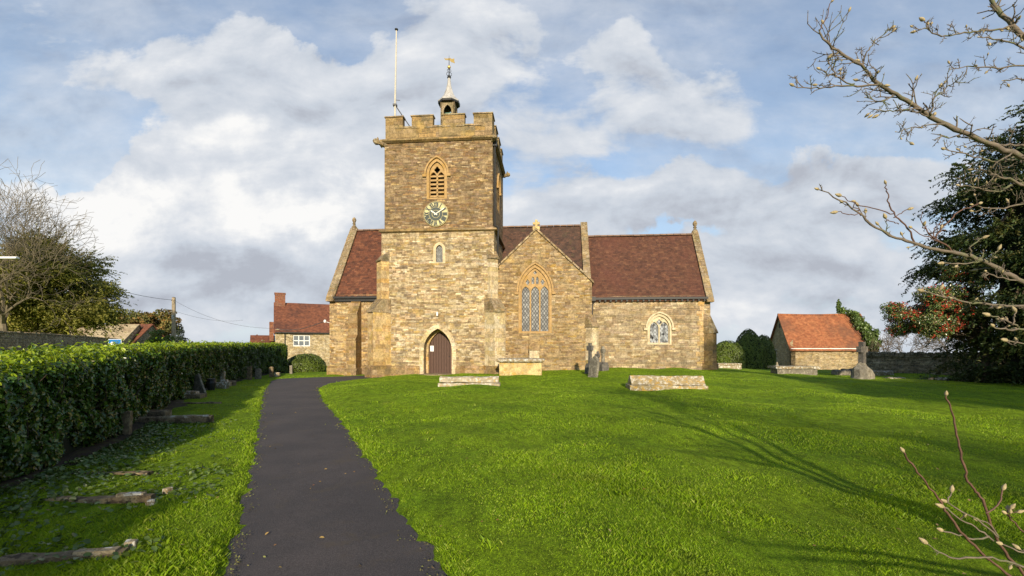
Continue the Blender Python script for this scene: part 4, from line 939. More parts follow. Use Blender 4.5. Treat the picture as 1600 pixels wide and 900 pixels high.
# ------------------------------------------------------------------ laurel hedge along the west side
HP = [(-4.35, 1.6), (-5.35, 4.8), (-6.6, 7.7), (-7.95, 10.2), (-10.1, 14.2), (-12.3, 18.4), (-14.6, 23.5), (-16.4, 28.5), (-17.25, 32), (-17.3, 35)]
HT = [1.28, 1.35, 1.47, 1.55, 1.60, 1.65, 1.70, 1.75, 1.78, 1.80]
HW = 1.5
def hedge_at(s_):
    """s in 0..1 by length -> foot point, unit normal towards the lawn, top height"""
    L = [0]
    for a, b in zip(HP[:-1], HP[1:]): L.append(L[-1]+math.dist(a, b))
    s_ = np.asarray(s_)*L[-1]
    x = np.interp(s_, L, [p[0] for p in HP]); y = np.interp(s_, L, [p[1] for p in HP]); t = np.interp(s_, L, HT)
    e = .4; dx = np.interp(s_+e, L, [p[0] for p in HP])-np.interp(s_-e, L, [p[0] for p in HP]); dy = np.interp(s_+e, L, [p[1] for p in HP])-np.interp(s_-e, L, [p[1] for p in HP])
    n = np.hypot(dx, dy)+1e-9
    return x, y, dy/n, -dx/n, t, L[-1]
def wob(a, b, c): return .07*np.sin(2.1*a+1.3*b)+.05*np.sin(4.7*a-2.9*b+c)+.045*np.sin(9.3*b+3.1*a)+.03*np.sin(17*a+5*b)
def build_hedge():
    root = thing('hedge', 'long clipped laurel hedge casting shade on the grass left of the path', 'hedge', (HP[3][0], HP[3][1], float(base_h(*HP[3]))))
    loc = tuple(root.location)
    # woody dark inside
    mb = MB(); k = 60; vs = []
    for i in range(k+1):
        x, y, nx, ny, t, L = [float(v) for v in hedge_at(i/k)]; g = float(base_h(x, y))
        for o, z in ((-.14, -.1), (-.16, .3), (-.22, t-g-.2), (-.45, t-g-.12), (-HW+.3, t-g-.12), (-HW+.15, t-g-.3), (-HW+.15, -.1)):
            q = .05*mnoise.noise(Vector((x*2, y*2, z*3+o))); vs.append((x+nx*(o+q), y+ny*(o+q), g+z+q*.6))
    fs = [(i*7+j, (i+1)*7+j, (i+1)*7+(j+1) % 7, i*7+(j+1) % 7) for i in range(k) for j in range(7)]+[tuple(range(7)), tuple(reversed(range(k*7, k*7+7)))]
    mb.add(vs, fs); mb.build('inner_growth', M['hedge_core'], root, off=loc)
    def s_samples(n, gam=1.8):
        return rng.uniform(0, 1, n)**gam
    # side
    n = 84000; s_ = s_samples(n); x, y, nx, ny, t, L = hedge_at(s_); f = rng.uniform(0, 1, n); g = base_h(x, y)
    z = g+.04+f**.9*(t-g-.04); roundoff = -.22*S(f, .8, 1.)**2-.1*(1-S(f, 0, .12))
    inn = rng.exponential(.05, n); o = wob(s_*L, z, 1)+roundoff-inn
    keep = rng.uniform(0, 1, n) < .72+.3*np.sin(s_*L*1.7+2*z)*np.sin(3*z+s_*L*3.1)+.25
    P = np.stack([x+nx*o, y+ny*o, z], 1)[keep]; N = np.stack([nx, ny, .35+0*nx], 1)[keep]
    sz = .062+.06*np.clip(y/26, 0, 1)
    sunlit_side = rng.uniform(0, 1, len(P)) < .75*S(f[keep], .86, .99)+.03  # sun-bright leaf colour painted in towards the upper edge
    leaf_cloud('side_leaves', P[~sunlit_side], N[~sunlit_side], sz[keep][~sunlit_side], M['laurel'], .48, .55, parent=root, loc=loc, droop=.5)
    leaf_cloud('side_leaves', P[sunlit_side], N[sunlit_side], sz[keep][sunlit_side], M['laurel_sunlit'], .48, .55, parent=root, loc=loc)
    # back and ends
    n = 9000; s_ = s_samples(n, 1.3); x, y, nx, ny, t, L = hedge_at(s_); f = rng.uniform(.3, 1, n); g = base_h(x, y); z = g+f*(t-g); o = -HW-wob(s_*L, z, 4)
    P1 = np.stack([x+nx*o, y+ny*o, z], 1); N1 = np.stack([-nx, -ny, .3+0*nx], 1)
    n = 3500; x, y, nx, ny, t, L = hedge_at(np.ones(n)); w_ = rng.uniform(0, 1, n); f = rng.uniform(0, 1, n); g = base_h(x, y)
    o = -w_*HW; ext = .25*np.sin(np.pi*w_)+rng.uniform(-.1, .05, n); P2 = np.stack([x+nx*o-ny*ext, y+ny*o+nx*ext, g+f*(t-g)*(1-.06*(2*w_-1)**2)], 1); N2 = np.stack([-ny, nx, .3+0*nx], 1)
    leaf_cloud('back_leaves', np.concatenate([P1, P2]), np.concatenate([N1, N2]), .12, M['laurel'], .48, .5, parent=root, loc=loc)
    # top, mostly leaves with sunlight put into their colour
    n = 50000; s_ = s_samples(n, 1.7); x, y, nx, ny, t, L = hedge_at(s_); w_ = rng.uniform(0, 1, n); o = -.12-w_*(HW-.2)
    dome = -.13*(2*w_-1)**4; hi = rng.exponential(.03, n)
    z = t+dome+.6*wob(s_*L, w_*2, 2)-.05+np.where(rng.uniform(0, 1, n) < .25, hi, -hi)
    P = np.stack([x+nx*o, y+ny*o, z], 1); N = np.stack([nx*.1, ny*.1, 1+0*nx], 1)
    sz = .06+.055*np.clip(y/26, 0, 1); sunlit_top = rng.uniform(0, 1, n) < .8
    leaf_cloud('top_leaves', P[sunlit_top], N[sunlit_top], sz[sunlit_top], M['laurel_sunlit'], .46, .7, parent=root, loc=loc)
    leaf_cloud('top_leaves', P[~sunlit_top], N[~sunlit_top], sz[~sunlit_top], M['laurel'], .46, .6, parent=root, loc=loc)
    # bare stems showing low down and through the face
    rnd = random.Random(5); st_ = MB()
    for i in range(150):
        s0 = rnd.random()**1.8; x, y, nx, ny, t, L = [float(v) for v in hedge_at(s0)]; g = float(base_h(x, y)); z = g
        p = Vector((x-nx*.42, y-ny*.42, z)); pts = [p.copy()]
        for j in range(4): p = p+Vector((nx*.09+rnd.gauss(0, .09), ny*.09+rnd.gauss(0, .09), rnd.uniform(.15, .42))); pts.append(p.copy())
        pts = [q for q in pts if q.z < t-.05] or pts[:2]
        if len(pts) > 1: st_.tube(pts, [.011-.0018*j for j in range(len(pts))], 4)
    tag(st_.build('stems', M['twig'], root, off=loc), kind='stuff')
build_hedge()
def build_soil():
    """bare leafy soil strip along the hedge foot"""
    mb = MB(); vs = []; k = 120
    for i in range(k+1):
        x, y, nx, ny, t, L = [float(v) for v in hedge_at(i/k)]
        for j, o in enumerate((-.6, -.2, .05, .22+.14*math.sin(i*.9)+.08*math.sin(i*2.3))):
            X, Y = x+nx*o, y+ny*o; vs.append((X, Y, float(lawn_h(X, Y))+(.012, .03, .03, -.004)[j]))
    mb.add(vs, [(i*4+j, i*4+j+1, (i+1)*4+j+1, (i+1)*4+j) for i in range(k) for j in range(3)])
    tag(mb.build('soil_strip', M['soil'], smooth=True), kind='structure')
build_soil()

# ------------------------------------------------------------------ clipped bushes, topiary
def clipped(name, label, cat, c, r, mat, n, size, group=None, egg=0., floor=None, spread=.35, core=.9):
    root = thing(name, label, cat, (c[0], c[1], c[2]-r[2] if floor is None else floor), group=group); loc = tuple(root.location)
    mb = MB(); seg, rows = 20, 14
    def rad(f): return math.sin(math.acos(max(-1, min(1, f)))) if f > 0 else (1-.10*f*f)
    prof = []
    for i in range(rows+1):
        f = -1+2*i/rows
        if f > 0: rr_ = math.sqrt(max(0, 1-f**(2-egg)))
        else: rr_ = 1-.18*f*f
        prof.append((rr_, f))
    vs = []
    for rr_, f in prof:
        for k in range(seg):
            a = 2*math.pi*k/seg; q = core*(1+.05*mnoise.noise(Vector((math.cos(a)*2, math.sin(a)*2, f*2+c[0]))))
            vs.append((c[0]+math.cos(a)*rr_*r[0]*q, c[1]+math.sin(a)*rr_*r[1]*q, c[2]+f*r[2]*core))
    mb.add(vs, [(i*seg+k, i*seg+(k+1) % seg, (i+1)*seg+(k+1) % seg, (i+1)*seg+k) for i in range(rows) for k in range(seg)])
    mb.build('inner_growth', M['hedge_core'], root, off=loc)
    f = rng.uniform(-1, 1, n); a = rng.uniform(0, 2*np.pi, n)
    rr_ = np.where(f > 0, np.sqrt(np.clip(1-np.abs(f)**(2-egg), 0, 1)), 1-.18*f*f)
    q = 1+.03*np.sin(a*3+f*4+c[0])+.02*np.sin(a*7-f*9)-rng.exponential(.012, n)
    P = np.stack([c[0]+np.cos(a)*rr_*r[0]*q, c[1]+np.sin(a)*rr_*r[1]*q, c[2]+f*r[2]*q], 1)
    N = np.stack([np.cos(a)*rr_/r[0], np.sin(a)*rr_/r[1], np.clip(f, 0, 1)/r[2]], 1); N /= np.linalg.norm(N, axis=1)[:, None]
    leaf_cloud('foliage', P, N, size, M[mat], .55, spread, parent=root, loc=loc)
    return root
def spot(px, d, py0, py1, wpx):
    """centre and radii for something between two photo rows"""
    z0_, z1_ = EYE+(HY-py1)/F*d, EYE+(HY-py0)/F*d; r = wpx/2/F*d
    return ((px-800)/F*d, d, (z0_+z1_)/2), (r, r, (z1_-z0_)/2)
c, r = spot(478, 37, 553, 590, 58); clipped('round_bush', 'round clipped light green bush beyond the far end of the laurel hedge', 'bush', c, r, 'box', 7000, .11)
c, r = spot(1143, 38, 533, 590, 47); c = (c[0]-.4, c[1], c[2]); clipped('topiary_bush', 'broad low clipped yew dome nearest the chancel corner', 'topiary', c, (r[0]*1.15, r[1], r[2]), 'box', 9000, .12, 'clipped yew topiaries between church and shed')
c, r = spot(1170, 42, 515, 592, 46); clipped('topiary_bush', 'tall dark pointed clipped yew between the low dome and the shed', 'topiary', c, r, 'topiary', 10000, .13, 'clipped yew topiaries between church and shed', egg=.75)
c, r = spot(1192, 44, 524, 592, 36); clipped('topiary_bush', 'rounded clipped yew half hidden by the gable of the orange roofed shed', 'topiary', c, r, 'topiary', 7000, .13, 'clipped yew topiaries between church and shed', egg=.4)

# ------------------------------------------------------------------ trees
def leafy_tree(name, label, base, trunk_h, blobs, mat, n, size, seed, bark='bark', trunk_r=.25, ratio=.5, spread=.8, group=None, droop=0., shell=.35, limbs=14, bump=.35, cat='tree'):
    root = thing(name, label, cat, tuple(base), group=group); loc = tuple(base); rnd = random.Random(seed); b = Vector(base)
    mb = MB(); top = b+Vector((0, 0, trunk_h)); mb.tube([b+Vector((0, 0, -.3)), b+Vector((.05, 0, trunk_h*.4)), top], [trunk_r*1.3, trunk_r, trunk_r*.6], 8)
    for c, r in blobs:
        for _ in range(max(1, limbs//len(blobs))):
            e = Vector(c)+Vector((rnd.uniform(-.6, .6)*r[0], rnd.uniform(-.6, .6)*r[1], rnd.uniform(-.5, .7)*r[2])); s_ = b.lerp(top, rnd.uniform(.4, 1)); m_ = s_.lerp(e, .5)+Vector((0, 0, .1*r[2]))
            mb.tube([s_, m_, e], [trunk_r*.35, trunk_r*.2, trunk_r*.06], 5, cap=False)
    mb.build('trunk', M[bark], root, off=loc)
    vol = [r[0]*r[1]+r[0]*r[2]+r[1]*r[2] for c, r in blobs]; Ps, Ns = [], []
    for i, ((c, r), v) in enumerate(zip(blobs, vol)):
        P, N = blob_points(c, r, int(n*v/sum(vol)), shell, bump, seed+i*3.); Ps.append(P); Ns.append(N/np.linalg.norm(N, axis=1)[:, None])
    leaf_cloud('crown', np.concatenate(Ps), np.concatenate(Ns), size, M[mat], ratio, spread, parent=root, loc=loc, droop=droop)
    return root, blobs
def clumps(c, r, k, cr, seed, low=-1.):
    """k leaf clumps spread over a crown ellipsoid"""
    rnd = random.Random(seed); out = []
    for _ in range(k):
        while True:
            d = Vector((rnd.gauss(0, 1), rnd.gauss(0, 1), rnd.gauss(0, 1))).normalized()
            if d.z > low: break
        f = rnd.uniform(.45, .92); s_ = cr*rnd.uniform(.7, 1.3)
        out.append(((c[0]+d.x*r[0]*f, c[1]+d.y*r[1]*f, c[2]+d.z*r[2]*f), (s_, s_, s_*.7)))
    return out
def sprays(blobs, n, L, per, seed, droop=.5, up=.1):
    """points along short drooping twigs that leave the clumps outwards; normals stay across the twig"""
    r_ = np.random.default_rng(seed); C = np.array([b[0] for b in blobs]); Rr = np.array([b[1] for b in blobs]); mid = C.mean(0)
    i = r_.integers(0, len(blobs), n); d = r_.normal(0, 1, (n, 3))+1.1*(C[i]-mid)/(np.linalg.norm(C[i]-mid, axis=1)[:, None]+.1); d[:, 2] = d[:, 2]*.5+up; d /= np.linalg.norm(d, axis=1)[:, None]
    s_ = C[i]+d*Rr[i]*.8; ln = L*r_.uniform(.5, 1.3, n); t = r_.uniform(0, 1, (n, per)); P = s_[:, None, :]+d[:, None, :]*(ln[:, None]*t)[..., None]
    P[..., 2] -= droop*(ln[:, None]*t**2); P += r_.normal(0, .05, P.shape)*(1.1-t)[..., None]
    N = r_.normal(0, .5, P.shape); N[..., 2] += 1
    return P.reshape(-1, 3), N.reshape(-1, 3)
# dark yew at the right edge
def yew():
    b = at(1668, 19.8, z=-.2); rnd = random.Random(11); bl = []
    prof = [(0.5, 3.1), (2.0, 3.5), (3.5, 4.0), (5.0, 4.0), (6.5, 3.8), (8.0, 3.7), (9.3, 3.0), (10.6, 2.2), (11.6, 1.2)]
    for z, rr_ in prof:
        k = max(4, int(rr_*3.6))
        for i in range(k):
            a = 2*math.pi*i/k+rnd.uniform(-.3, .3); f = rr_*rnd.uniform(.68, .9); s_ = rnd.uniform(.75, 1.25)*min(1, .5+rr_*.2)
            bl.append(((b.x+math.cos(a)*f, b.y+math.sin(a)*f, z+rnd.uniform(-.4, .4)), (s_*1.15, s_*1.15, s_*.6)))
    root, _ = leafy_tree('yew_tree', 'huge dark yew with boughs down to the grass at the right edge', b, 10.5, bl, 'yew', 60000, .2, 5, trunk_r=.45, ratio=.3, droop=1.0, spread=.7, limbs=60, shell=.25)
    P_, N_ = sprays(bl, 3600, 1.0, 26, 3); leaf_cloud('boughs', P_, N_, .15, M['yew'], .36, .5, parent=root, loc=tuple(b), droop=.6)
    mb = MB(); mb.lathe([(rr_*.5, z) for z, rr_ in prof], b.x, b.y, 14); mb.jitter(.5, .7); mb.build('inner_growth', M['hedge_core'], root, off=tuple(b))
yew()
def holly():
    b = at(1540, 20.8); c = at(1441, 20.6, 492); bl = clumps((c.x+.35, c.y, c.z+.05), (1.55, 1.5, 1.45), 34, .47, 3)+clumps((c.x+1.6, c.y, c.z+.7), (1.3, 1.3, 1.5), 16, .5, 4)+clumps((c.x-.85, c.y, c.z+.1), (.95, .9, .7), 10, .32, 9)
    root, _ = leafy_tree('holly_tree', 'holly with red berries and variegated leaves beside the dark yew', b, 3.2, bl, 'holly', 34000, .085, 21, trunk_r=.12, limbs=40, shell=.2)
    mb = MB(); rnd = random.Random(2)
    for _ in range(620):
        (c0, r0) = rnd.choice(bl); d = Vector((rnd.gauss(0, 1), rnd.gauss(0, 1)-.6, rnd.gauss(0, 1)+.2)).normalized()
        p = Vector(c0)+Vector((d.x*r0[0], d.y*r0[1], d.z*r0[2]))*1.05
        for _ in range(4):
            q = p+Vector((rnd.gauss(0, .035), rnd.gauss(0, .035), rnd.gauss(0, .035))); s_ = .027
            mb.add([q+Vector(v)*s_ for v in ((1, 0, 0), (-1, 0, 0), (0, 1, 0), (0, -1, 0), (0, 0, 1), (0, 0, -1))], [(0, 2, 4), (2, 1, 4), (1, 3, 4), (3, 0, 4), (2, 0, 5), (1, 2, 5), (3, 1, 5), (0, 3, 5)])
    o = mb.build('berries', M['berry'], root, off=tuple(b)); tag(o, kind='stuff')
holly()
# olive evergreen at the far left with a bare tree in front of it
b = at(62, 39); c = at(62, 39, 452)
bl = clumps((c.x, c.y, c.z+.1), (5.6, 4.5, 3.8), 75, 1.2, 8)+clumps((c.x+1., c.y, c.z-2.), (5.2, 3.5, 1.6), 36, .9, 18)+clumps((c.x+1.4, c.y, c.z+2.2), (2.6, 2.6, 2.6), 16, .9, 6)+clumps((c.x+3.2, c.y, c.z-1.5), (2.4, 2.4, 1.5), 12, .8, 2)+clumps((c.x-4.0, c.y, c.z+1.), (3., 3., 3.), 16, 1.0, 12)
root, _ = leafy_tree('evergreen_tree', 'broad olive green evergreen above the stone wall at the left', b, 5.5, bl, 'cedar', 66000, .27, 31, 'bark_l', .3, .3, .55, limbs=60, shell=.6, droop=.2)
P_, N_ = sprays(bl, 2600, 1.4, 16, 6, .25); leaf_cloud('boughs', P_, N_, .24, M['cedar'], .3, .6, parent=root, loc=tuple(b))
def bare(name, label, base, d, length, rad, depth, seed, spread=.6, up=.14, mat='bark_l', minr=.012, kids=(2, 3), extra=(), wig=.16, shrink=.74, group=None):
    root = thing(name, label, 'tree', tuple(base), group=group); rnd = random.Random(seed)
    b = Vector(base); mb = MB(); tips = []; top = b+Vector(d).normalized()*length
    mb.tube([b-Vector((0, 0, .3)), b.lerp(top, .5)+Vector((.1, 0, 0)), top], [rad*1.3, rad*1.05, rad*.9], 8); mb.build('trunk', M[mat], root, off=tuple(b))
    cr = MB()
    for e in (extra or [(.6, 0, 1), (-.6, .2, 1), (.1, -.6, 1), (-.1, .6, 1)]):
        branch_tree(cr, top-Vector((0, 0, rnd.uniform(0, .3)*length*.3)), Vector(e).normalized(), length*.8, rad*.6, depth, rnd, spread, up, 3, minr, kids, shrink, 5, tips, wig)
    cr.build('crown', M[mat], root, off=tuple(b)); return root
b = at(8, 35); bare('bare_tree', 'leafless spreading tree above the evergreen and wall at far left', b, (-.05, 0, 1), 4.0, .26, 6, 14, .62, .10, extra=[(.9, -.2, 1.), (-.3, .2, 1), (.4, -.4, 1.2), (1.0, -.2, .6)], minr=.011, shrink=.77, kids=(2, 3), wig=.22)
# trees round the telegraph pole
b = at(228, 66, z=-1.8); c = at(226, 66, 500); leafy_tree('autumn_tree', 'russet and green tree behind the telegraph pole', b, 6, clumps((c.x, c.y, c.z-.8), (4.5, 3.5, 3.0), 26, 1.0, 5)+clumps((c.x-2.5, c.y, c.z-1.4), (2.6, 2, 1.6), 10, .8, 6), 'autumn', 11000, .36, 41, limbs=30, shell=.2)
b = at(250, 54, z=-1.4); c = at(250, 54, 528); leafy_tree('light_shrub', 'rounded light green shrub left of the telegraph pole foot', b, 2.5, clumps((c.x, c.y, c.z-.2), (1.5, 1.2, 1.1), 16, .5, 15), 'shrub', 6000, .16, 43, limbs=10, trunk_r=.08, cat='shrub')
b = at(281, 62, z=-1.6); c = at(281, 62, 528); leafy_tree('dark_conifer', 'small dark conifer just right of the telegraph pole', b, 3.6, [((c.x, c.y, c.z+.5), (.5, .5, .8)), ((c.x, c.y, c.z-.3), (.9, .9, .5)), ((c.x+.1, c.y, c.z-1.1), (1.2, 1.2, .6))], 'darkfir', 2500, .22, 45, limbs=6, trunk_r=.08, ratio=.3)
b = at(1372, 42, z=-1.0); bare('bare_shrub', 'faint bare shrub beyond the wall behind the stone cross', b, (0, 0, 1), 1.0, .07, 4, 4, .8, .05, 'bark', .012, (2, 4))
b = at(1415, 45, z=-1.0); bare('bare_shrub', 'bare twiggy tree beyond the wall below the holly', b, (0, 0, 1), 1.5, .08, 4, 24, .75, .05, 'bark', .012, (3, 4))
b = at(1485, 46, z=-1.0); bare('bare_shrub', 'bare twiggy tree beyond the wall between holly and yew', b, (0, 0, 1), 1.6, .08, 4, 27, .75, .05, 'bark', .012, (3, 4))

# trees behind the camera: only their shade reaches the lawn
def shade_tree(label, x, y, h, r, n, seed, low=.5, k=30, cr=1.2, extra=()):
    z0_ = float(base_h(x, y)); c = (x, y, z0_+low+(h-low)/2)
    leafy_tree('shade_tree', label, (x, y, z0_), h*.6, clumps(c, (r, r, (h-low)/2), k, cr, seed)+list(extra), 'yew', n, .45, seed, limbs=20, shell=.15, group='trees behind the viewpoint')
shade_tree('tall dense evergreen standing behind and right of the viewpoint', 17.2, -3., 8.6, 6.0, 17000, 51, 0.2, 60, 1.4, [((14.2+.5*math.sin(z), -3, z), (1.5-.11*(z-7), 1.3, .9)) for z in (7, 8, 9, 10, 11, 12)])
shade_tree('second dense evergreen out of view to the right, ahead of the tallest one', 24.6, 7., 7.8, 3.4, 10000, 52, .3, 40, 1.2)  # unseen tree, added to throw shade on the yew
shade_tree('low thin evergreen close behind the viewpoint on the left', -4.2, -7.5, 4.1, 2.5, 2300, 53, .7, 18, .75)
bare('bare_tree', 'leafless tree standing behind the viewpoint', (7.5, -17, 0), (0, 0, 1), 3.0, .2, 5, 33, .65, .1, 'bark', .02)

# ------------------------------------------------------------------ magnolia in the right foreground
def magnolia():
    rt = (3.7, 2.3, 0); root = thing('magnolia_tree', 'bare magnolia with furry buds reaching in from the right foreground', 'tree', rt); rnd = random.Random(8)
    W = MB(); Sh = MB(); B = MB()
    def P(px, py, d): return Vector(((px-800)/F*d, d, EYE+(HY-py)/F*d))
    def bud(p, d, s_=1.):
        s_ *= .8*rnd.uniform(.75, 1.15)
        d = d.normalized(); q = d.to_track_quat('Z', 'Y').to_matrix().to_4x4()
        B.lathe([(.001, -.002), (.005*s_, .002*s_), (.0085*s_, .010*s_), (.008*s_, .018*s_), (.004*s_, .028*s_), (.0008, .033*s_)], seg=7, M=Matrix.Translation(p) @ q)
    def spur(mb, p, d, L, r, lvl, budp):
        pts = [p]; cur = p.copy(); k = 3; dd = d.normalized()
        for i in range(k):
            dd = (dd+Vector((rnd.gauss(0, .25), rnd.gauss(0, .25), rnd.gauss(0, .2)+.08))).normalized(); cur = cur+dd*L/k; pts.append(cur.copy())
            if rnd.random() < .7: # node knob
                q = dd.orthogonal().normalized(); q.rotate(Matrix.Rotation(rnd.uniform(0, 6.28), 3, dd)); mb.tube([cur, cur+(dd*.6+q)*rnd.uniform(.006, .014)], [r*.9, r*.45], 4)
        mb.tube(pts, [r, r*.9, r*.8, r*.65], 5)
        if rnd.random() < budp: bud(cur-dd*.002, dd, rnd.uniform(.5, 1.05))
        else: mb.tube([cur, cur+dd*.012], [r*.8, .0008], 4)
        if lvl > 0:
            for i in range(rnd.randint(1, 3)):
                q = dd.orthogonal().normalized(); q.rotate(Matrix.Rotation(rnd.uniform(0, 6.28), 3, dd)); spur(mb, pts[rnd.randint(1, 3)], dd*.5+q*.8+Vector((0, -.1, .1)), L*rnd.uniform(.4, .75), r*.72, lvl-1, budp)
    def smooth(pts, k=4):
        out = []
        for i in range(len(pts)-1):
            p0, p1, p2, p3 = pts[max(i-1, 0)], pts[i], pts[i+1], pts[min(i+2, len(pts)-1)]
            for j in range(k):
                t = j/k; out.append(.5*((2*p1)+(p2-p0)*t+(2*p0-5*p1+4*p2-p3)*t*t+(3*p1-p0-3*p2+p3)*t**3))
        return out+[pts[-1]]
    def limb(mb, pp, r0, r1, dens=0, sl=.08, slvl=1, budp=.15, endbud=1., wob=.0028):
        shoot = mb is Sh
        if shoot: mb = MB()
        pts = [P(*q) if len(q) == 3 else P(q[0], q[1], pp[0][2]) for q in pp]; pts = smooth(pts); n = len(pts)
        pts = [pts[0]]+[p+Vector((rnd.gauss(0, wob), rnd.gauss(0, wob), rnd.gauss(0, wob))) for p in pts[1:-1]]+[pts[-1]]
        rad = [(r0+(r1-r0)*i/(n-1))*(.68 if r0 > .007 else .8)*rnd.uniform(.9, 1.14) for i in range(n)]; mb.tube(pts, rad, 8 if r0 > .007 else 5)
        d = (pts[-1]-pts[-2]).normalized()
        if endbud: bud(pts[-1]-d*.002, d, endbud)
        for i in range(1, n-1):
            for _ in range(1 if rnd.random() < dens else 0):
                d = (pts[i+1]-pts[i]).normalized(); q = d.orthogonal().normalized(); q.rotate(Matrix.Rotation(rnd.uniform(0, 6.28), 3, d)); q.y *= .5
                spur(mb if r1 < .004 else W, pts[i], d*.7+q*.9+Vector((0, 0, .15)), sl*rnd.uniform(.5, 1.2), max(.0022, rad[i]*.36), slvl, budp)
        if shoot: mb.build('shoot', M['magshoot'], root, off=rt, smooth=True)
        return pts
    # A: long upper branch
    d = 2.3
    limb(W, [(1760, 300, 2.35), (1660, 262, 2.3), (1582, 240, d), (1530, 218, d), (1480, 196, d), (1435, 168, 2.28), (1400, 146, 2.25), (1372, 130, 2.22), (1345, 103, 2.2), (1315, 83, 2.18), (1290, 66, 2.15), (1280, 46, 2.14)], .021, .0048, .9, .11, 1, .05, 0)
    limb(Sh, [(1280, 48, 2.14), (1290, 28, 2.13), (1299, 3, 2.12)], .0035, .002, .1, .03)
    limb(W, [(1372, 132, 2.22), (1340, 134, 2.2), (1305, 135, 2.18), (1275, 138, 2.16), (1240, 134, 2.15)], .0062, .0025, .8, .05, 1, .08)
    limb(W, [(1335, 131, 2.2), (1310, 122, 2.17), (1300, 108, 2.15), (1293, 92, 2.14)], .0045, .002, .6, .05, 1, .3)
    limb(W, [(1320, 122, 2.18), (1300, 118, 2.17), (1281, 108, 2.16)], .0035, .002, .5, .04, 1, .3)
    limb(W, [(1347, 104, 2.2), (1354, 82, 2.18), (1368, 64, 2.17), (1392, 44, 2.16)], .005, .002, .7, .05, 1, .2)
    limb(W, [(1455, 180, 2.28), (1460, 152, 2.25), (1478, 138, 2.24), (1497, 124, 2.22)], .005, .0022, .9, .06, 1, .1, .4)
    limb(W, [(1478, 194, 2.3), (1450, 196, 2.27), (1425, 200, 2.25), (1400, 206, 2.22)], .0048, .002, .8, .05, 1, .2, .5)
    limb(W, [(1400, 148, 2.26), (1378, 158, 2.22), (1352, 152, 2.2)], .0045, .002, .8, .06, 1, .1, .4)
    limb(W, [(1440, 170, 2.28), (1415, 170, 2.24), (1395, 174, 2.2), (1376, 172, 2.19)], .0045, .002, .8, .05, 1, .1, .4)
    # top right corner branches
    limb(W, [(1700, 130, 2.6), (1640, 82, 2.58), (1600, 58, 2.55), (1575, 34, 2.55), (1556, 10, 2.55), (1540, -20, 2.55)], .021, .014, .7, .1, 1, .1, 0)
    limb(W, [(1585, 40, 2.55), (1560, 45, 2.5), (1530, 50, 2.48), (1500, 52, 2.45), (1470, 56, 2.42), (1448, 46, 2.4), (1430, 49, 2.4)], .0075, .0032, .8, .05, 1, .08)
    limb(W, [(1625, 92, 2.5), (1590, 72, 2.5), (1560, 62, 2.48), (1530, 58, 2.46)], .007, .003, .9, .07, 1, .2, .5)
    limb(W, [(1452, 48, 2.4), (1447, 38, 2.4), (1444, 32, 2.4)], .004, .003, 0, .05, 1, .2, 1.3)
    limb(W, [(1680, 100, 2.5), (1600, 103, 2.5), (1560, 106, 2.46), (1520, 104, 2.44), (1485, 108, 2.42)], .0075, .003, .95, .05, 1, .1, .4)
    limb(W, [(1680, 128, 2.6), (1600, 123, 2.58), (1567, 126, 2.56)], .006, .003, .9, .05, 1, .1, .4)
    # H: tangle in front of the yew
    for q in ([(1700, 262, 2.4), (1600, 246, 2.38), (1560, 252, 2.36), (1520, 244, 2.34), (1476, 233, 2.32)], [(1700, 300, 2.4), (1600, 285, 2.4), (1560, 300, 2.36), (1520, 292, 2.33), (1498, 290, 2.3)], [(1690, 310, 2.5), (1600, 318, 2.45), (1560, 326, 2.42), (1520, 320, 2.4)],
              [(1700, 222, 2.45), (1600, 228, 2.4), (1560, 226, 2.36), (1530, 218, 2.34), (1500, 214, 2.32)], [(1600, 290, 2.38), (1570, 278, 2.35), (1545, 270, 2.33), (1530, 262, 2.3)]):
        limb(W, q, .0095, .003, .8, .07, 1, .12)
    # B: middle branch
    limb(W, [(1760, 560, 2.05), (1660, 480, 2.05), (1600, 441, 2.05), (1570, 425, 2.04), (1535, 408, 2.03), (1500, 396, 2.0), (1470, 391, 2.), (1436, 384, 1.98), (1400, 372, 1.96), (1370, 355, 1.95), (1340, 331, 1.94), (1312, 312, 1.93), (1279, 296, 1.92)], .018, .0028, .3, .06, 0, .5)
    limb(Sh, [(1432, 382, 1.98), (1418, 356, 1.96), (1400, 336, 1.95), (1390, 318, 1.94), (1386, 300, 1.93), (1384, 287, 1.92)], .0045, .0024, .0)
    limb(Sh, [(1396, 334, 1.95), (1370, 326, 1.94), (1340, 319, 1.92), (1314, 306, 1.9)], .003, .002)
    limb(Sh, [(1343, 334, 1.94), (1336, 322, 1.93), (1336, 315, 1.92)], .0025, .002)
    limb(Sh, [(1345, 337, 1.94), (1325, 335, 1.93), (1308, 331, 1.92)], .0022, .002)
    limb(Sh, [(1396, 340, 1.95), (1408, 332, 1.95), (1419, 327, 1.95)], .0025, .002)
    limb(Sh, [(1404, 350, 1.95), (1392, 346, 1.94), (1384, 341, 1.93)], .0025, .002)
    limb(Sh, [(1490, 396, 2.), (1470, 378, 1.98), (1450, 366, 1.97), (1443, 352, 1.96)], .0048, .0026, .3, .04)
    limb(Sh, [(1468, 378, 1.98), (1445, 368, 1.96), (1424, 356, 1.95)], .003, .002)
    limb(Sh, [(1462, 372, 1.98), (1478, 350, 1.98), (1500, 330, 1.98), (1530, 318, 2.0)], .004, .0028, .3, .06)
    limb(W, [(1515, 400, 2.0), (1518, 384, 1.98), (1535, 372, 1.97)], .0045, .0028, .4, .03)
    limb(W, [(1530, 408, 2.0), (1505, 412, 1.98), (1474, 411, 1.97)], .0045, .0028, .4, .03)
    limb(W, [(1545, 410, 2.0), (1552, 398, 1.98), (1560, 390, 1.97)], .0045, .0028, .3, .03)
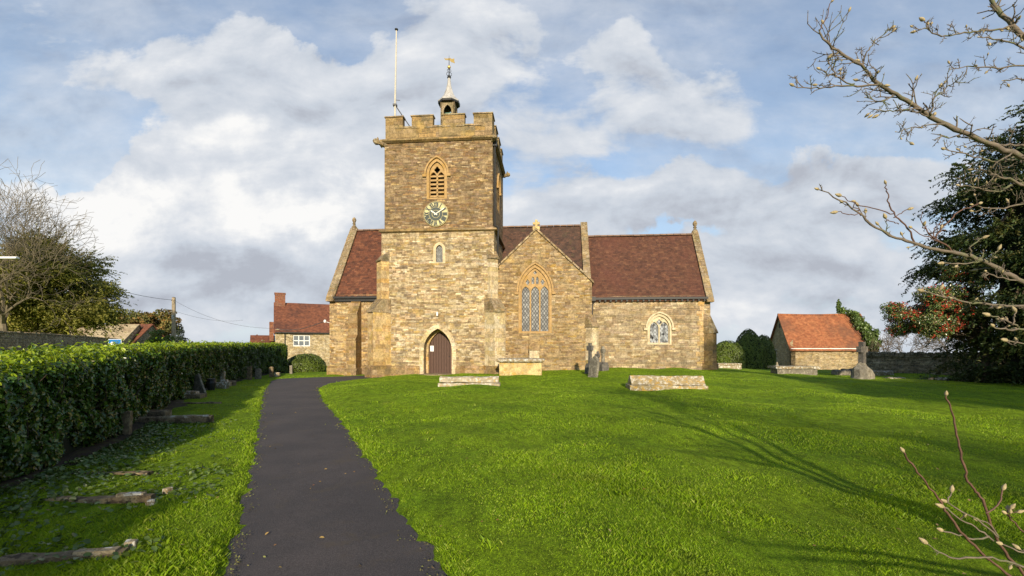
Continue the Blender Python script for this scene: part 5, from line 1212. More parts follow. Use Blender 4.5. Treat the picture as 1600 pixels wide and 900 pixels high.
    limb(W, [(1590, 438, 2.0), (1560, 432, 1.99), (1540, 424, 1.97)], .004, .0026, .8, .04)
    # C, D and lower right
    limb(W, [(1750, 482, 1.95), (1600, 479, 1.95), (1560, 477, 1.93), (1520, 473, 1.92), (1490, 467, 1.9), (1465, 462, 1.9)], .0085, .0042, .8, .03, 0, .3, 0)
    limb(W, [(1470, 463, 1.9), (1455, 458, 1.9), (1443, 455, 1.9)], .004, .0035, 0, .05, 1, .2, 1.35); limb(W, [(1474, 464, 1.9), (1470, 458, 1.9), (1469, 452, 1.9)], .004, .0035, 0, .05, 1, .2, 1.3)
    limb(W, [(1740, 520, 1.9), (1600, 514, 1.9), (1575, 516, 1.88), (1552, 510, 1.86)], .0065, .004, .5, .03, 0, .4); limb(W, [(1590, 512, 1.9), (1570, 500, 1.88), (1546, 493, 1.87)], .0045, .0032, .6, .03, 1, .6, 1.2)
    limb(W, [(1582, 508, 1.88), (1585, 497, 1.88), (1587, 487, 1.88)], .004, .003, .0, .03, 1, .6, 1.4); limb(W, [(1680, 545, 1.9), (1600, 537, 1.9), (1573, 532, 1.88)], .005, .0035, .3, .03, 1, .6, 1.2)
    # low shoots at the bottom right
    limb(Sh, [(1640, 960, 1.62), (1600, 897, 1.62), (1570, 862, 1.62), (1548, 820, 1.61), (1536, 780, 1.6), (1522, 765, 1.6), (1510, 745, 1.6), (1500, 706, 1.59), (1494, 670, 1.58), (1486, 640, 1.57), (1478, 618, 1.56)], .0068, .0033, .0, .05, 1, .2, .8, .002)
    limb(Sh, [(1540, 802, 1.6), (1556, 792, 1.6), (1564, 778, 1.6), (1567, 765, 1.6)], .0038, .003, 0, 0, 0, 0, 1.25, .001)
    limb(Sh, [(1640, 930, 1.58), (1575, 898, 1.58), (1530, 860, 1.57), (1500, 830, 1.56), (1480, 802, 1.55), (1470, 785, 1.55), (1445, 752, 1.54), (1425, 725, 1.53), (1412, 706, 1.52)], .0062, .0033, .0, .05, 1, .2, .9, .002)
    limb(W, [(1560, 840, 1.58), (1535, 818, 1.57), (1505, 800, 1.56), (1478, 784, 1.55)], .0042, .003, .12, .02, 0, .5, 1.2, .002)
    limb(W, [(1552, 845, 1.58), (1530, 828, 1.57), (1502, 812, 1.56), (1474, 792, 1.55)], .004, .003, .12, .02, 0, .5, 1.3, .002)
    limb(W, [(1610, 890, 1.58), (1560, 873, 1.57), (1530, 871, 1.56), (1490, 873, 1.55), (1466, 862, 1.54), (1448, 849, 1.53)], .0048, .003, .12, .02, 0, .5, 1.3, .002)
    limb(W, [(1545, 838, 1.58), (1520, 842, 1.57), (1500, 836, 1.56), (1472, 829, 1.55)], .004, .003, .12, .02, 0, .5, 1.3, .002)
    limb(W, [(1640, 872, 1.6), (1590, 860, 1.6), (1565, 850, 1.6)], .004, .003, .12, .02, 0, .5, 1.2, .002)
    limb(Sh, [(1640, 850, 1.7), (1600, 832, 1.7), (1580, 812, 1.7), (1572, 802, 1.7)], .004, .003, .5, .03, 1, .9, 1.3, .002)
    limb(W, [(1480, 784, 1.55), (1484, 776, 1.55), (1487, 768, 1.55)], .003, .0025, 0, 0, 0, 0, 1.2, .001); limb(W, [(1560, 838, 1.6), (1545, 818, 1.6), (1528, 812, 1.6)], .003, .0025, 0, 0, 0, 0, 1.2, .001)
    # trunk and joining limbs out of frame
    T = MB(); T.tube([(3.7, 2.3, -.2), (3.68, 2.3, .6), (3.75, 2.25, 1.5), (3.7, 2.3, 2.4), (3.9, 2.2, 3.2)], [.085, .065, .05, .036, .015], 10); T.tube([(3.72, 2.3, .2), (4.1, 2.1, 1.3), (4.6, 1.9, 2.4), (4.9, 1.9, 3.6)], [.06, .045, .032, .012], 8); T.tube([(3.72, 2.3, .1), (3.9, 2.9, 1.2), (4.3, 3.3, 2.3), (4.6, 3.5, 3.3)], [.055, .04, .028, .012], 8)
    for e, s_, r in ((P(1760, 300, 2.35), (3.7, 2.3, 1.9), .03), (P(1700, 130, 2.6), (3.75, 2.3, 2.5), .028), (P(1760, 560, 2.05), (3.72, 2.3, 1.2), .026), (P(1750, 482, 1.95), (3.72, 2.3, 1.5), .014), (P(1740, 520, 1.9), (3.7, 2.3, 1.35), .012),
                     (P(1640, 960, 1.62), (3.68, 2.3, .15), .011), (P(1640, 930, 1.58), (3.68, 2.3, .2), .011), (P(1700, 262, 2.4), (3.7, 2.3, 2.2), .014), (P(1700, 300, 2.4), (3.7, 2.3, 2.1), .013), (P(1690, 310, 2.5), (3.72, 2.3, 2.0), .012), (P(1700, 222, 2.45), (3.72, 2.3, 2.3), .012), (P(1680, 100, 2.5), (3.75, 2.3, 2.7), .012), (P(1680, 128, 2.6), (3.75, 2.3, 2.6), .01)):
        s_ = Vector(s_); m_ = s_.lerp(e, .5)+Vector((0, 0, .06)); T.tube([s_, m_, e], [r*1.5, r*1.2, r*.8], 7)
    T.build('trunk', M['magnolia'], root, off=rt)
    up = MB(); tips = []
    for e in ((.2, -.3, 1), (.6, -.2, 1), (.5, .1, .9), (.9, .2, .7), (.9, -.3, .8), (.3, -.7, 1)):
        branch_tree(up, Vector((4.5, 2.0, 2.9+.3*rnd.random())), Vector(e).normalized(), .8, .018, 5, rnd, .75, .08, 3, .004, (2, 3), wig=.25)
    up.build('upper_crown', M['magnolia'], root, off=rt)
    W.build('branches', M['magnolia'], root, off=rt, smooth=True)
    o = B.build('buds', M['bud'], root, off=rt, smooth=True); tag(o, kind='stuff')
magnolia()
# ------------------------------------------------------------------ the house behind the churchyard
def house():
    d0 = 50.; p0 = at(430, d0, z=0); g = -1.6; D = Vector((-.52, 1, 0)).normalized(); ang = math.atan2(D.y, D.x)-math.pi/2
    root = thing('stone_house', 'pale stone house with red tiled roof and white windows left of the church', 'house', (p0.x, p0.y, g), ang); L, dp_ = 13.0, 7.0
    S_ = lambda z: z-g
    ez, rz_ = S_(3.42), S_(6.75)
    w = MB(); wins = [(1.75, S_(1.62), 1.75, 1.25), (6.6, S_(1.55), 1.7, 1.3), (6.15, S_(-1.0), 1.3, 1.35)]
    w.slab([(0, 0), (L, 0), (L, ez), (0, ez)], [[(a, b), (a+c, b), (a+c, b+e), (a, b+e)] for a, b, c, e in wins], .4)
    w.box(0, .4, .4, dp_, 0, ez); w.box(L-.4, L, .4, dp_, 0, ez); w.box(.4, L-.4, dp_-.4, dp_, 0, ez)
    for x in (0, L-.4): w.slab([(0, ez), (dp_, ez), (dp_/2, rz_-.1)], [], .4, Matrix.Translation((x+.4, 0, 0)) @ Matrix.Rotation(R(90), 4, 'Z'))
    w.build('wall', M['house_stone'], root)
    r = MB(); k = (rz_-ez)/(dp_/2); n = 10
    for s in (0, 1):
        vs = []
        for j in range(7):
            for i in range(n+1):
                f = j/6; y = -.25+(dp_/2+.25)*f; z = ez-.25*k+(rz_-ez+.25*k)*f+.03*mnoise.noise((i*1.3, j*1., s*9)); y = y if not s else dp_-y
                vs += [(-.15+(L+.3)*i/n, y, z)]
        m_ = len(vs); vs += [(a, b, c-.12) for a, b, c in vs]; fs = []
        for j in range(6):
            for i in range(n):
                q = (j*(n+1)+i, j*(n+1)+i+1, (j+1)*(n+1)+i+1, (j+1)*(n+1)+i); q = q if not s else q[::-1]; fs += [q, tuple(x+m_ for x in q[::-1])]
        for i in range(n): fs.append((i, i+m_, i+1+m_, i+1))
        for j in range(6):
            for i in (0, n): a, b = j*(n+1)+i, (j+1)*(n+1)+i; fs.append((a, a+m_, b+m_, b))
        r.add(vs, fs)
    ro = r.build('roof', M['roof_h'], root)
    c = MB(); c.box(-.05, 1.05, dp_/2-.5, dp_/2+.5, rz_-1.3, rz_+.95); c.box(-.1, 1.1, dp_/2-.55, dp_/2+.55, rz_+.95, rz_+1.1); c.build('chimney', M['brick'], ro)
    c = MB(); c.box(6.6, 7.1, dp_/2-.25, dp_/2+.25, rz_-.3, rz_+.25); c.lathe([(.16, rz_+.25), (.19, rz_+.3), (.13, rz_+.7), (.17, rz_+.75)], 6.85, dp_/2, 10); c.build('chimney', M['roof_s'], ro)
    c = MB(); c.box(-.02, L, -.36, -.24, ez-.36, ez-.24); c.build('gutter', M['black'], root)
    c = MB(); c.tube([(.95, -.08, ez-.3), (.95, -.08, 0)], .05, 6); c.build('downpipe', M['black'], root)
    for a, b, cw_, e in wins:
        f = MB(); t = .09; f.slab([(a+.002, b+.002), (a+cw_-.002, b+.002), (a+cw_-.002, b+e-.002), (a+.002, b+e-.002)],
            [[(a+t+i*(cw_-t)/3, b+t+j*(e-t)/2), (a+(i+1)*(cw_-t)/3, b+t+j*(e-t)/2), (a+(i+1)*(cw_-t)/3, b+(j+1)*(e-t)/2), (a+t+i*(cw_-t)/3, b+(j+1)*(e-t)/2)] for i in range(3) for j in range(2)], .08, Matrix.Translation((0, .08, 0)))
        fo = f.build('window', M['white'], root)
        gl = MB(); gl.box(a, a+cw_, .13, .15, b, b+e); gl.build('pane', M['glass_h'], fo)
        cu_ = MB(); cu_.box(a+.1, a+cw_*.32, .18, .22, b, b+e); cu_.box(a+cw_*.68, a+cw_-.1, .18, .22, b, b+e); cu_.build('curtain', M['paper'], fo)
        li = MB(); li.box(a-.3, a+cw_+.3, -.02, .1, b+e+.01, b+e+.16); li.build('lintel', M['timber'], fo)
    # lower wing to the left
    w2 = thing('low_annexe', 'low red roofed annexe joined to the left end of the pale stone house', 'annexe', (p0.x, p0.y, g), ang)
    a = MB(); e2, r2_ = S_(1.3), S_(2.9); a.box(-2.4, -.02, 1.6, 6.0, 0, e2); a.slab([(1.6, e2), (6.0, e2), (3.8, r2_-.1)], [], .3, Matrix.Translation((-2.1, 0, 0)) @ Matrix.Rotation(R(90), 4, 'Z')); a.build('wall', M['house_stone'], w2)
    a = MB(); a.prism([(1.4, e2-.15), (3.8, r2_), (6.2, e2-.15), (6.2, e2-.27), (3.8, r2_-.12), (1.4, e2-.27)], 2.5, Matrix.Translation((-1.28, 0, 0))); a.build('roof', M['roof_h'], w2)
    a = MB(); a.box(-.6, -.16, 2.2, 2.8, S_(2.2), S_(5.0)-.6); a.build('chimney', M['brick'], w2)
house()
def far_cottage():
    p = at(394, 82, z=0); g = -3.9; root = thing('far_cottage', 'distant cottage roof just showing over the far end of the hedge', 'cottage', (p.x, p.y, g), R(12))
    w = MB(); w.box(0, 9, 0, 5, 0, 4.9); w.build('wall', M['house_stone'], root)
    w = MB(); w.prism([(-.3, 4.6), (2.5, 6.6), (5.3, 4.6), (5.3, 4.45), (2.5, 6.45), (-.3, 4.45)], 9.4, Matrix.Translation((4.5, 0, 0))); w.build('roof', M['roof_h'], root)
    w = MB(); w.box(-.5, .55, 2, 3, 0, 7.3); w.lathe([(.14, 7.3), (.17, 7.4), (.12, 7.75)], .02, 2.5, 8); w.build('chimney', M['brick'], root)
    for a in (5.4, 8.9):
        w = MB(); w.slab([(a-.9, 4.6), (a-.7, 4.6), (a, 6.3), (a+.7, 4.6), (a+.9, 4.6), (a, 6.65)], [], .1, Matrix.Translation((0, -.45, 0))); w.build('bargeboard', M['white'], root)
far_cottage()

# ------------------------------------------------------------------ orange roofed shed
def shed():
    d0 = 44.; p0 = at(1236, d0, z=0); g = -1.0; ang = R(-8)       # front corner; long wall runs right
    root = thing('stone_shed', 'small stone shed with bright orange tiled roof and open gable door', 'shed', (p0.x, p0.y, g), ang); L, dp_ = 7.4, 4.9
    # local: x along the front wall, y back
    ez, rz_ = 1.62-g, 4.85-g
    w = MB(); w.slab([(0, 0), (L, 0), (L, ez), (0, ez)], [[(5.35, ez-.62), (5.6, ez-.62), (5.6, ez-.3), (5.35, ez-.3)]], .4)
    GM = Matrix.Translation((0, 0, 0)) @ Matrix.Rotation(R(-90), 4, 'Z')        # gable facing left: slab x -> -y
    door = [(-4.35, -.001), (-3.2, -.001), (-3.2, 2.15), (-4.35, 2.15)]
    w.slab([(-dp_, 0), (-4.35, 0), (-4.35, 2.3), (-3.2, 2.3), (-3.2, 0), (0, 0), (0, ez), (-dp_/2, rz_-.06), (-dp_, ez)], [], .4, GM)
    w.box(.4, L, dp_-.4, dp_, 0, ez); w.slab([(0, 0), (dp_, 0), (dp_, ez), (dp_/2, rz_-.06), (0, ez)], [], .4, Matrix.Translation((L, 0, 0)) @ Matrix.Rotation(R(90), 4, 'Z'))
    w.build('wall', M['shed_stone'], root)
    r = MB(); k = (rz_-ez)/(dp_/2); n = 16
    for s in (0, 1):
        vs = []
        for j in range(9):
            for i in range(n+1):
                f = j/8; y = -.28+(dp_/2+.28)*f; z = ez-.28*k+(rz_+.02-ez+.28*k)*f-.10*math.sin(math.pi*i/n)*f+.04*mnoise.noise((i*.8, j*.9, s*9+2)); y = y if not s else dp_-y
                vs.append((-.22+(L+.35)*i/n, y, z))
        m_ = len(vs); vs += [(a, b, c-.10) for a, b, c in vs]; fs = []
        for j in range(8):
            for i in range(n):
                q = (j*(n+1)+i, j*(n+1)+i+1, (j+1)*(n+1)+i+1, (j+1)*(n+1)+i); q = q if not s else q[::-1]; fs += [q, tuple(x+m_ for x in q[::-1])]
        for i in range(n): fs.append((i, i+m_, i+1+m_, i+1))
        for j in range(8):
            for i in (0, n): a, b = j*(n+1)+i, (j+1)*(n+1)+i; fs.append((a, a+m_, b+m_, b))
        r.add(vs, fs)
    ro = r.build('roof', M['roof_s'], root)
    rt = MB()
    for i in range(17): rt.tube([(-.2+i*.44, dp_/2, rz_-.10*math.sin(math.pi*i/17)), (-.2+i*.44+.42, dp_/2, rz_-.10*math.sin(math.pi*(i+1)/17))], .11, 8)
    rt.build('ridge_tiles', M['roof_s'], ro)
    fb = MB(); fb.box(-.1, L+.05, -.2, -.12, ez-.42, ez-.2); fb.build('eaves_board', M['white'], root)
    dd = MB(); dd.slab(door, [], .05, GM @ Matrix.Translation((0, .2, 0))); do = dd.build('door', M['timber'], root)
    fr_ = MB(); fr_.slab([(-4.45, 0), (-4.35, 0), (-4.35, 2.18), (-3.2, 2.18), (-3.2, 0), (-3.1, 0), (-3.1, 2.32), (-4.45, 2.32)], [], .12, GM @ Matrix.Translation((0, -.03, 0))); fr_.build('door_frame', M['kerbtop'], do)
    pn = MB(); pn.slab([(-4.1, 1.2), (-3.8, 1.2), (-3.8, 1.6), (-4.1, 1.6)], [], .02, GM @ Matrix.Translation((0, .17, 0))); pn.build('door_pane', M['glass_h'], do)
    vt = MB(); vt.slab([(-dp_/2-.12, rz_-1.35), (-dp_/2+.12, rz_-1.35), (-dp_/2+.12, rz_-.9), (-dp_/2-.12, rz_-.9)], [], .03, GM @ Matrix.Translation((0, -.012, 0))); vt.build('gable_vent', M['dark'], root)
    # ivy climbing the right end, over the roof to the ridge
    M4 = Matrix.Translation((p0.x, p0.y, g)) @ Matrix.Rotation(ang, 4, 'Z'); b = M4 @ Vector((L+.15, -.1, 0)); iv = thing('ivy', 'green ivy climbing over the right end of the orange roofed shed', 'ivy', tuple(b)); Ps, Ns = [], []
    def clump(x, y, z, r, n):
        c = M4 @ Vector((x, y, z)); P, N = blob_points(c, r, n, .1, .5, x*3+z); Ps.append(P); Ns.append(N/np.linalg.norm(N, axis=1)[:, None])
    rr_ = random.Random(4)
    for i in range(34):
        f = i/33; y = -.25+(dp_/2+.15)*f; z = ez-.3+(rz_-ez+.25)*f; w_ = .85-.25*f; clump(L-.1-.25*f*2.4+rr_.uniform(-.35, .3), y-.12, z+.12+rr_.uniform(-.1, .25), (w_*.5, .35, .34), 240)
    clump(L-1.9, dp_/2, rz_+.75, (.22, .2, .75), 260); clump(L-1.55, dp_/2, rz_+.3, (.45, .3, .4), 260); clump(L-.75, 1.2, ez+1.9, (.4, .3, .5), 240); clump(L+.2, .3, ez+1.2, (.35, .3, .5), 240)
    for i in range(14):
        f = i/13; clump(L-.1-.45*f*rr_.random(), -.1, ez-.2-f*2.3, (.34-.1*f, .14, .22), 110)
    leaf_cloud('leaves', np.concatenate(Ps), np.concatenate(Ns), .17, M['ivy'], .8, .6, parent=iv, loc=tuple(b))
    for q in range(5):
        pts = [M4 @ Vector((L-.1-.1*q+rr_.uniform(-.05, .05), -.06, .1)), M4 @ Vector((L-.2-.1*q, -.07, 1.5)), M4 @ Vector((L-.1-.12*q, -.3, ez-.1)), M4 @ Vector((L-.3-.2*q, .9, ez+1.35)), M4 @ Vector((L-.6-.25*q, dp_/2-.1, rz_+.1))]; st_ = MB(); st_.tube(pts, [.04, .035, .03, .02, .01], 5); st_.build('stem', M['twig'], iv, off=tuple(b))
shed()

# ------------------------------------------------------------------ dry stone walls
def stone_wall(name, label, pts, th, mat, cope=.28, jit=.05, lean=True, seed=1):
    """pts: (x, y, z bottom, z top) along the face nearest us; rough body and upright cope stones"""
    root = thing(name, label, 'wall', (pts[0][0], pts[0][1], pts[0][2])); loc = tuple(root.location); rnd = random.Random(seed)
    body = MB(); cop = MB()
    for a, b in zip(pts[:-1], pts[1:]):
        A, B = Vector(a[:2]), Vector(b[:2]); d = (B-A); L = d.length; d.normalize(); nrm = Vector((-d.y, d.x)); nrm = nrm if nrm.y > 0 else -nrm; n = max(2, int(L/.35)); m_ = 6; vs = []
        for side in (0, 1):
            for j in range(m_+1):
                for i in range(n+1):
                    f = i/n; zb_ = a[2]+(b[2]-a[2])*f; zt_ = a[3]+(b[3]-a[3])*f-cope; z = zb_+(zt_-zb_)*j/m_; o = (0 if side == 0 else th)+(.06*j/m_ if side == 0 else -.06*j/m_)
                    p = A+d*L*f+nrm*o; q = mnoise.noise_vector(Vector((p.x*1.5, p.y*1.5, z*1.5)))*jit; vs.append((p.x+q.x, p.y+q.y, z+q.z*.5))
        k = (m_+1)*(n+1); fs = []
        for j in range(m_):
            for i in range(n):
                q = (j*(n+1)+i, j*(n+1)+i+1, (j+1)*(n+1)+i+1, (j+1)*(n+1)+i); fs += [q, tuple(x+k for x in q[::-1])]
        for i in range(n): a0 = m_*(n+1)+i; fs.append((a0, a0+1, a0+1+k, a0+k))
        for j in range(m_):
            for i in (0, n): a0 = j*(n+1)+i; fs.append((a0, a0+n+1, a0+n+1+k, a0+k))
        body.add(vs, fs)
        s_ = 0.
        while s_ < L and cope > 0:
            w_ = rnd.uniform(.07, .16) if lean else rnd.uniform(.35, .7); f = s_/L; z = a[3]+(b[3]-a[3])*f-cope; h_ = cope*rnd.uniform(.75, 1.15)
            p = A+d*(s_+w_/2); T = Matrix.Translation((p.x, p.y, z-.03)) @ Matrix.Rotation(math.atan2(d.y, d.x), 4, 'Z') @ Matrix.Rotation(rnd.gauss(.05, .08) if lean else 0, 4, 'Y')
            cop.box(-w_*.46, w_*.46, -.04+rnd.uniform(-.03, .03), th*.95+rnd.uniform(-.03, .03), 0, h_, T) if nrm.y*d.x > 0 else cop.box(-w_*.46, w_*.46, -th*.95, .04, 0, h_, T); s_ += w_
    body.build('wall_face', M[mat], root, off=loc); 
    if cope > 0: cop.jitter(.02, 6); cop.build('cope_stones', M['wall_grey'], root, off=loc)
    return root
w_ = [at(px, d, z=0) for px, d in ((1352, 30.0), (1450, 27.5), (1545, 25.6), (1700, 23.2))]
stone_wall('dry_stone_wall', 'dry stone wall with upright cope stones behind the stone cross and under the holly', [(w_[0].x, w_[0].y, -.9, 1.24), (w_[1].x, w_[1].y, -.7, 1.27), (w_[2].x, w_[2].y, -.7, 1.32), (w_[3].x, w_[3].y, -.6, 1.36)], .5, 'wall_grey')
a, b, c = at(-60, 19.5, z=0), at(85, 30, z=0), at(185, 49, z=0)
stone_wall('garden_wall', 'tall stone garden wall beyond the hedge at the far left', [(a.x, a.y, -.8, 2.34), (b.x, b.y, -.9, 2.42), (c.x, c.y, -1.3, 2.42)], .45, 'wall_grey', cope=.10, lean=False, seed=5)

# ------------------------------------------------------------------ low barns behind the garden wall
def barn(name, label, p, ang, L, dp_, ez, rz_, wall, roofm, g=-1.5, gablet=True):
    root = thing(name, label, 'barn', (p.x, p.y, g), ang); w = MB(); e, r_ = ez-g, rz_-g
    w.slab([(0, 0), (L, 0), (L, e), (0, e)], [], .4); w.box(0, L, dp_-.4, dp_, 0, e)
    for x in (.4, L): w.slab([(0.401, 0), (dp_-.401, 0), (dp_-.401, e), (dp_/2, r_-.15), (.401, e)], [], .398, Matrix.Translation((x, 0, 0)) @ Matrix.Rotation(R(90), 4, 'Z'))
    w.build('wall', M[wall], root)
    r = MB(); r.prism([(-.3, e-.3*(r_-e)/(dp_/2)), (dp_/2, r_), (dp_+.3, e-.3*(r_-e)/(dp_/2)), (dp_+.3, e-.14-.3*(r_-e)/(dp_/2)), (dp_/2, r_-.14), (-.3, e-.14-.3*(r_-e)/(dp_/2))], L+.3, Matrix.Translation((L/2, 0, 0))); r.build('roof', M[roofm], root)
M['roof_stone'] = tile_mat('lichened_stone_slates', [(.46, .37, .22), (.38, .30, .18), (.52, .42, .26), (.33, .26, .15)], .2, .3, patch=(.20, .13, .07), patch_amt=.6)
barn('stone_barn', 'low barn with sandy stone slate roof behind the garden wall', at(18, 56, z=0), R(10), 12.0, 6.5, 2.3, 4.6, 'house_stone', 'roof_stone')
barn('red_roofed_barn', 'small barn with dark red roof left of the autumn tree', at(150, 60, z=0), R(-6), 5.2, 6.0, 2.0, 4.7, 'wall_grey', 'roof_h')
barn('gabled_barn', 'stone barn with pale gable rising at the far left edge', at(-60, 58, z=0), R(5), 9.0, 7.0, 3.0, 6.6, 'house_stone', 'roof_stone')

# ------------------------------------------------------------------ pole, wires, lamp, sign
def pole():
    b = at(271.5, 55, z=-1.6); root = thing('telegraph_pole', 'weathered wooden telegraph pole with cables above the hedge', 'telegraph pole', tuple(b)); o = tuple(b); top = EYE+(HY-465)/F*55
    m = MB(); m.tube([(b.x, b.y, -1.6), (b.x, b.y, top)], [.26, .20], 10); m.build('pole', M['pole_wood'], root, off=o)
    m = MB(); m.tube([(b.x, b.y, top), (b.x, b.y, top+.06)], [.21, .12], 10); m.build('cap', M['black'], root, off=o)
    for dx in (-.2, .2):
        m = MB(); m.tube([(b.x, b.y, top-.35), (b.x+dx, b.y-.1, top-.35)], .02, 5); m.lathe([(.03, top-.38), (.05, top-.34), (.03, top-.26)], b.x+dx, b.y-.1, 8); m.build('insulator', M['black'], root, off=o)
    m = MB(); m.box(b.x-.12, b.x+.12, b.y-.22, b.y-.13, top-2.6, top-2.1); m.build('junction_box', M['lead'], root, off=o)
    def wire(p, q, sag, r, label, name='overhead_cable'):
        pts = [Vector(p).lerp(Vector(q), i/16)-Vector((0, 0, sag*4*(i/16)*(1-i/16))) for i in range(17)]; m = MB(); m.tube(pts, r, 5); x = pts[0]
        tag(m.build(name, M['wire'], None, off=tuple(x), loc=tuple(x)), label, 'cable', 'overhead cables')
    t = (b.x, b.y, top-.3)
    wire(t, at(-30, 30, 372), .8, .022, 'dark cable dipping from the telegraph pole up to the far left')
    wire(t, at(432, 50.5, 513), .9, .014, 'thin cable running down from the telegraph pole to the stone house')
    wire((b.x, b.y, top-1.6), at(380, 80, 500), .6, .014, 'short low cable leaving the telegraph pole towards the distant cottage')
    A = uv2w(nL-.3, 27.5); wire((A.x, A.y, fz+.02), at(431, 49.5, 513), .35, .022, 'pale cable from the church corner bracket to the house eaves')
pole()
def lamp():
    d = 26.; h = at(14, d, 403); post = at(-55, d, z=-.6); root = thing('street_lamp', 'street lamp arm with pale head at the left edge above the wall', 'street lamp', tuple(post)); o = tuple(post)
    m = MB(); m.tube([(post.x, d, -.6), (post.x, d, h.z-.3), (post.x+.15, d, h.z+.02), (post.x+.6, d, h.z+.06), (h.x-.3, d, h.z+.02)], [.07, .05, .045, .035, .03], 8); m.build('post', M['lead'], root, off=o)
    m = MB(); m.prism([(-.13, -.05), (.13, -.05), (.10, .05), (0, .085), (-.10, .05)], 1.0, TR(h.x, d, h.z)); m.build('lamp_head', M['white'], root, off=o, bevel=.02)
lamp()
def blue_sign():
    d = 33.; p = at(179.5, d, z=-.6); root = thing('blue_sign', 'small blue sign with white emblem showing above the hedge', 'sign', tuple(p)); o = tuple(p); z0_, z1_ = EYE+(HY-543)/F*d, EYE+(HY-530.5)/F*d; w_ = .44
    m = MB(); m.box(p.x-w_-.03, p.x+w_+.03, d, d+.03, z0_-.3, z1_+.03); m.build('border', M['white'], root, off=o)
    m = MB(); m.box(p.x-w_, p.x+w_, d-.012, d-.001, z0_-.27, z1_); m.build('panel', plain_mat('blue_sign_paint', (.02, .16, .42), .4, .05, 3., bump=0), root, off=o)
    m = MB(); zc = (z0_+z1_)/2
    m.slab([(p.x-.34, zc-.13), (p.x-.06, zc-.13), (p.x-.02, zc-.02), (p.x-.10, zc+.08), (p.x-.2, zc+.13), (p.x-.28, zc+.08), (p.x-.3, zc)], [], .008, Matrix.Translation((0, d-.022, 0))); m.build('emblem', M['white'], root, off=o)
    for s in (-.3, .3): m = MB(); m.tube([(p.x+s, d+.06, -.6), (p.x+s, d+.06, z1_)], .03, 8); m.build('post', M['lead'], root, off=o)
blue_sign()

# ------------------------------------------------------------------ tombs and gravestones
def single(mb, name, mat, loc, label, cat, rz=0, group=None, bevel=.02, sub=0, jit=.02, js=4.):
    if jit: mb.jitter(jit, js, loc[0])
    o = mb.build(name, M[mat], None, loc=tuple(loc), rz=rz, bevel=bevel, sub=sub); return tag(o, label, cat, group)
def grid_bar(L, prof, n=14, jit=.03, seed=0, sc=3.):
    """weathered bar: profile (y, z) carried along x with noise"""
    mb = MB(); m = len(prof); vs = []
    for i in range(n+1):
        x = -L/2+L*i/n
        for y, z in prof:
            q = mnoise.noise_vector(Vector((x*sc, y*sc*1.3+seed, z*sc*1.3)))*jit; vs.append((x+q.x*.5, y+q.y, z+q.z))
    mb.add(vs, [(i*m+j, (i+1)*m+j, (i+1)*m+(j+1) % m, i*m+(j+1) % m) for i in range(n) for j in range(m)]+[tuple(range(m)), tuple(reversed(range(n*m, n*m+m)))]); return mb
cop_prof = [(-.42, -.2), (-.42, .13), (-.36, .17), (-.33, .2), (-.08, .44), (.08, .44), (.33, .2), (.36, .17), (.42, .13), (.42, -.2)]
def coped(px0, px1, py, d, rz, mat, label, sc=1., seed=0, prof=cop_prof):
    p = at((px0+px1)/2, d); L = (px1-px0)/F*d; root = thing('coped_tomb', label, 'tomb', (p.x, p.y, p.z), rz)
    k = 16; fine = [(y*sc, z*sc) for y, z in prof]
    m = grid_bar(L*.97, [(y*sc*1.06, min(z, .13)*sc) for y, z in prof[:2]]+[(.445*sc, .13*sc), (.445*sc, -.2*sc)], k, .025, seed, 4); m.build('base_slab', M[mat], root, bevel=.02)
    m = grid_bar(L*.93, [(y*sc, z*sc) for y, z in prof if z > .12]+[], k, .035, seed+2, 3.); m.v = [(x, y, z+.004) for x, y, z in m.v]; m.build('coped_lid', M[mat], root, bevel=.015)
    return root
coped(684, 783, 598, 17.5, R(-2), 'tomb', 'long low tomb crusted with white lichen in front of the church door', .50, 3, [(-.42, -.2), (-.42, .12), (-.36, .17), (-.30, .52), (-.05, .60), (.05, .60), (.30, .52), (.36, .17), (.42, .12), (.42, -.2)])
coped(980, 1100, 603, 16.0, R(-4), 'tomb_o', 'ridged coped tomb with orange lichen standing alone on the right lawn', .98, 7)
p = at(814, 23.0); root = thing('chest_tomb', 'ochre chest tomb with overhanging moulded lid against the transept', 'tomb', (p.x, p.y, p.z), R(-5)); Lc = 2.05
m = MB(); m.box(-Lc/2, Lc/2, -.42, .42, -.3, .62); m.box(-Lc/2-.03, -Lc/2+.14, -.45, .45, -.3, .6); m.box(Lc/2-.14, Lc/2+.03, -.45, .45, -.3, .6); m.build('chest', M['chest'], root, bevel=.015)
m = MB(); m.ring(-Lc/2, Lc/2, -.42, .42, [(-.3, .62), (.08, .62), (.14, .66), (.17, .70), (.17, .76), (.12, .80), (-.3, .83)]); m.box(-Lc/2+.25, Lc/2-.25, -.15, .15, .62, .829); m.jitter(.02, 3); m.build('lid', M['kerbtop'], root)
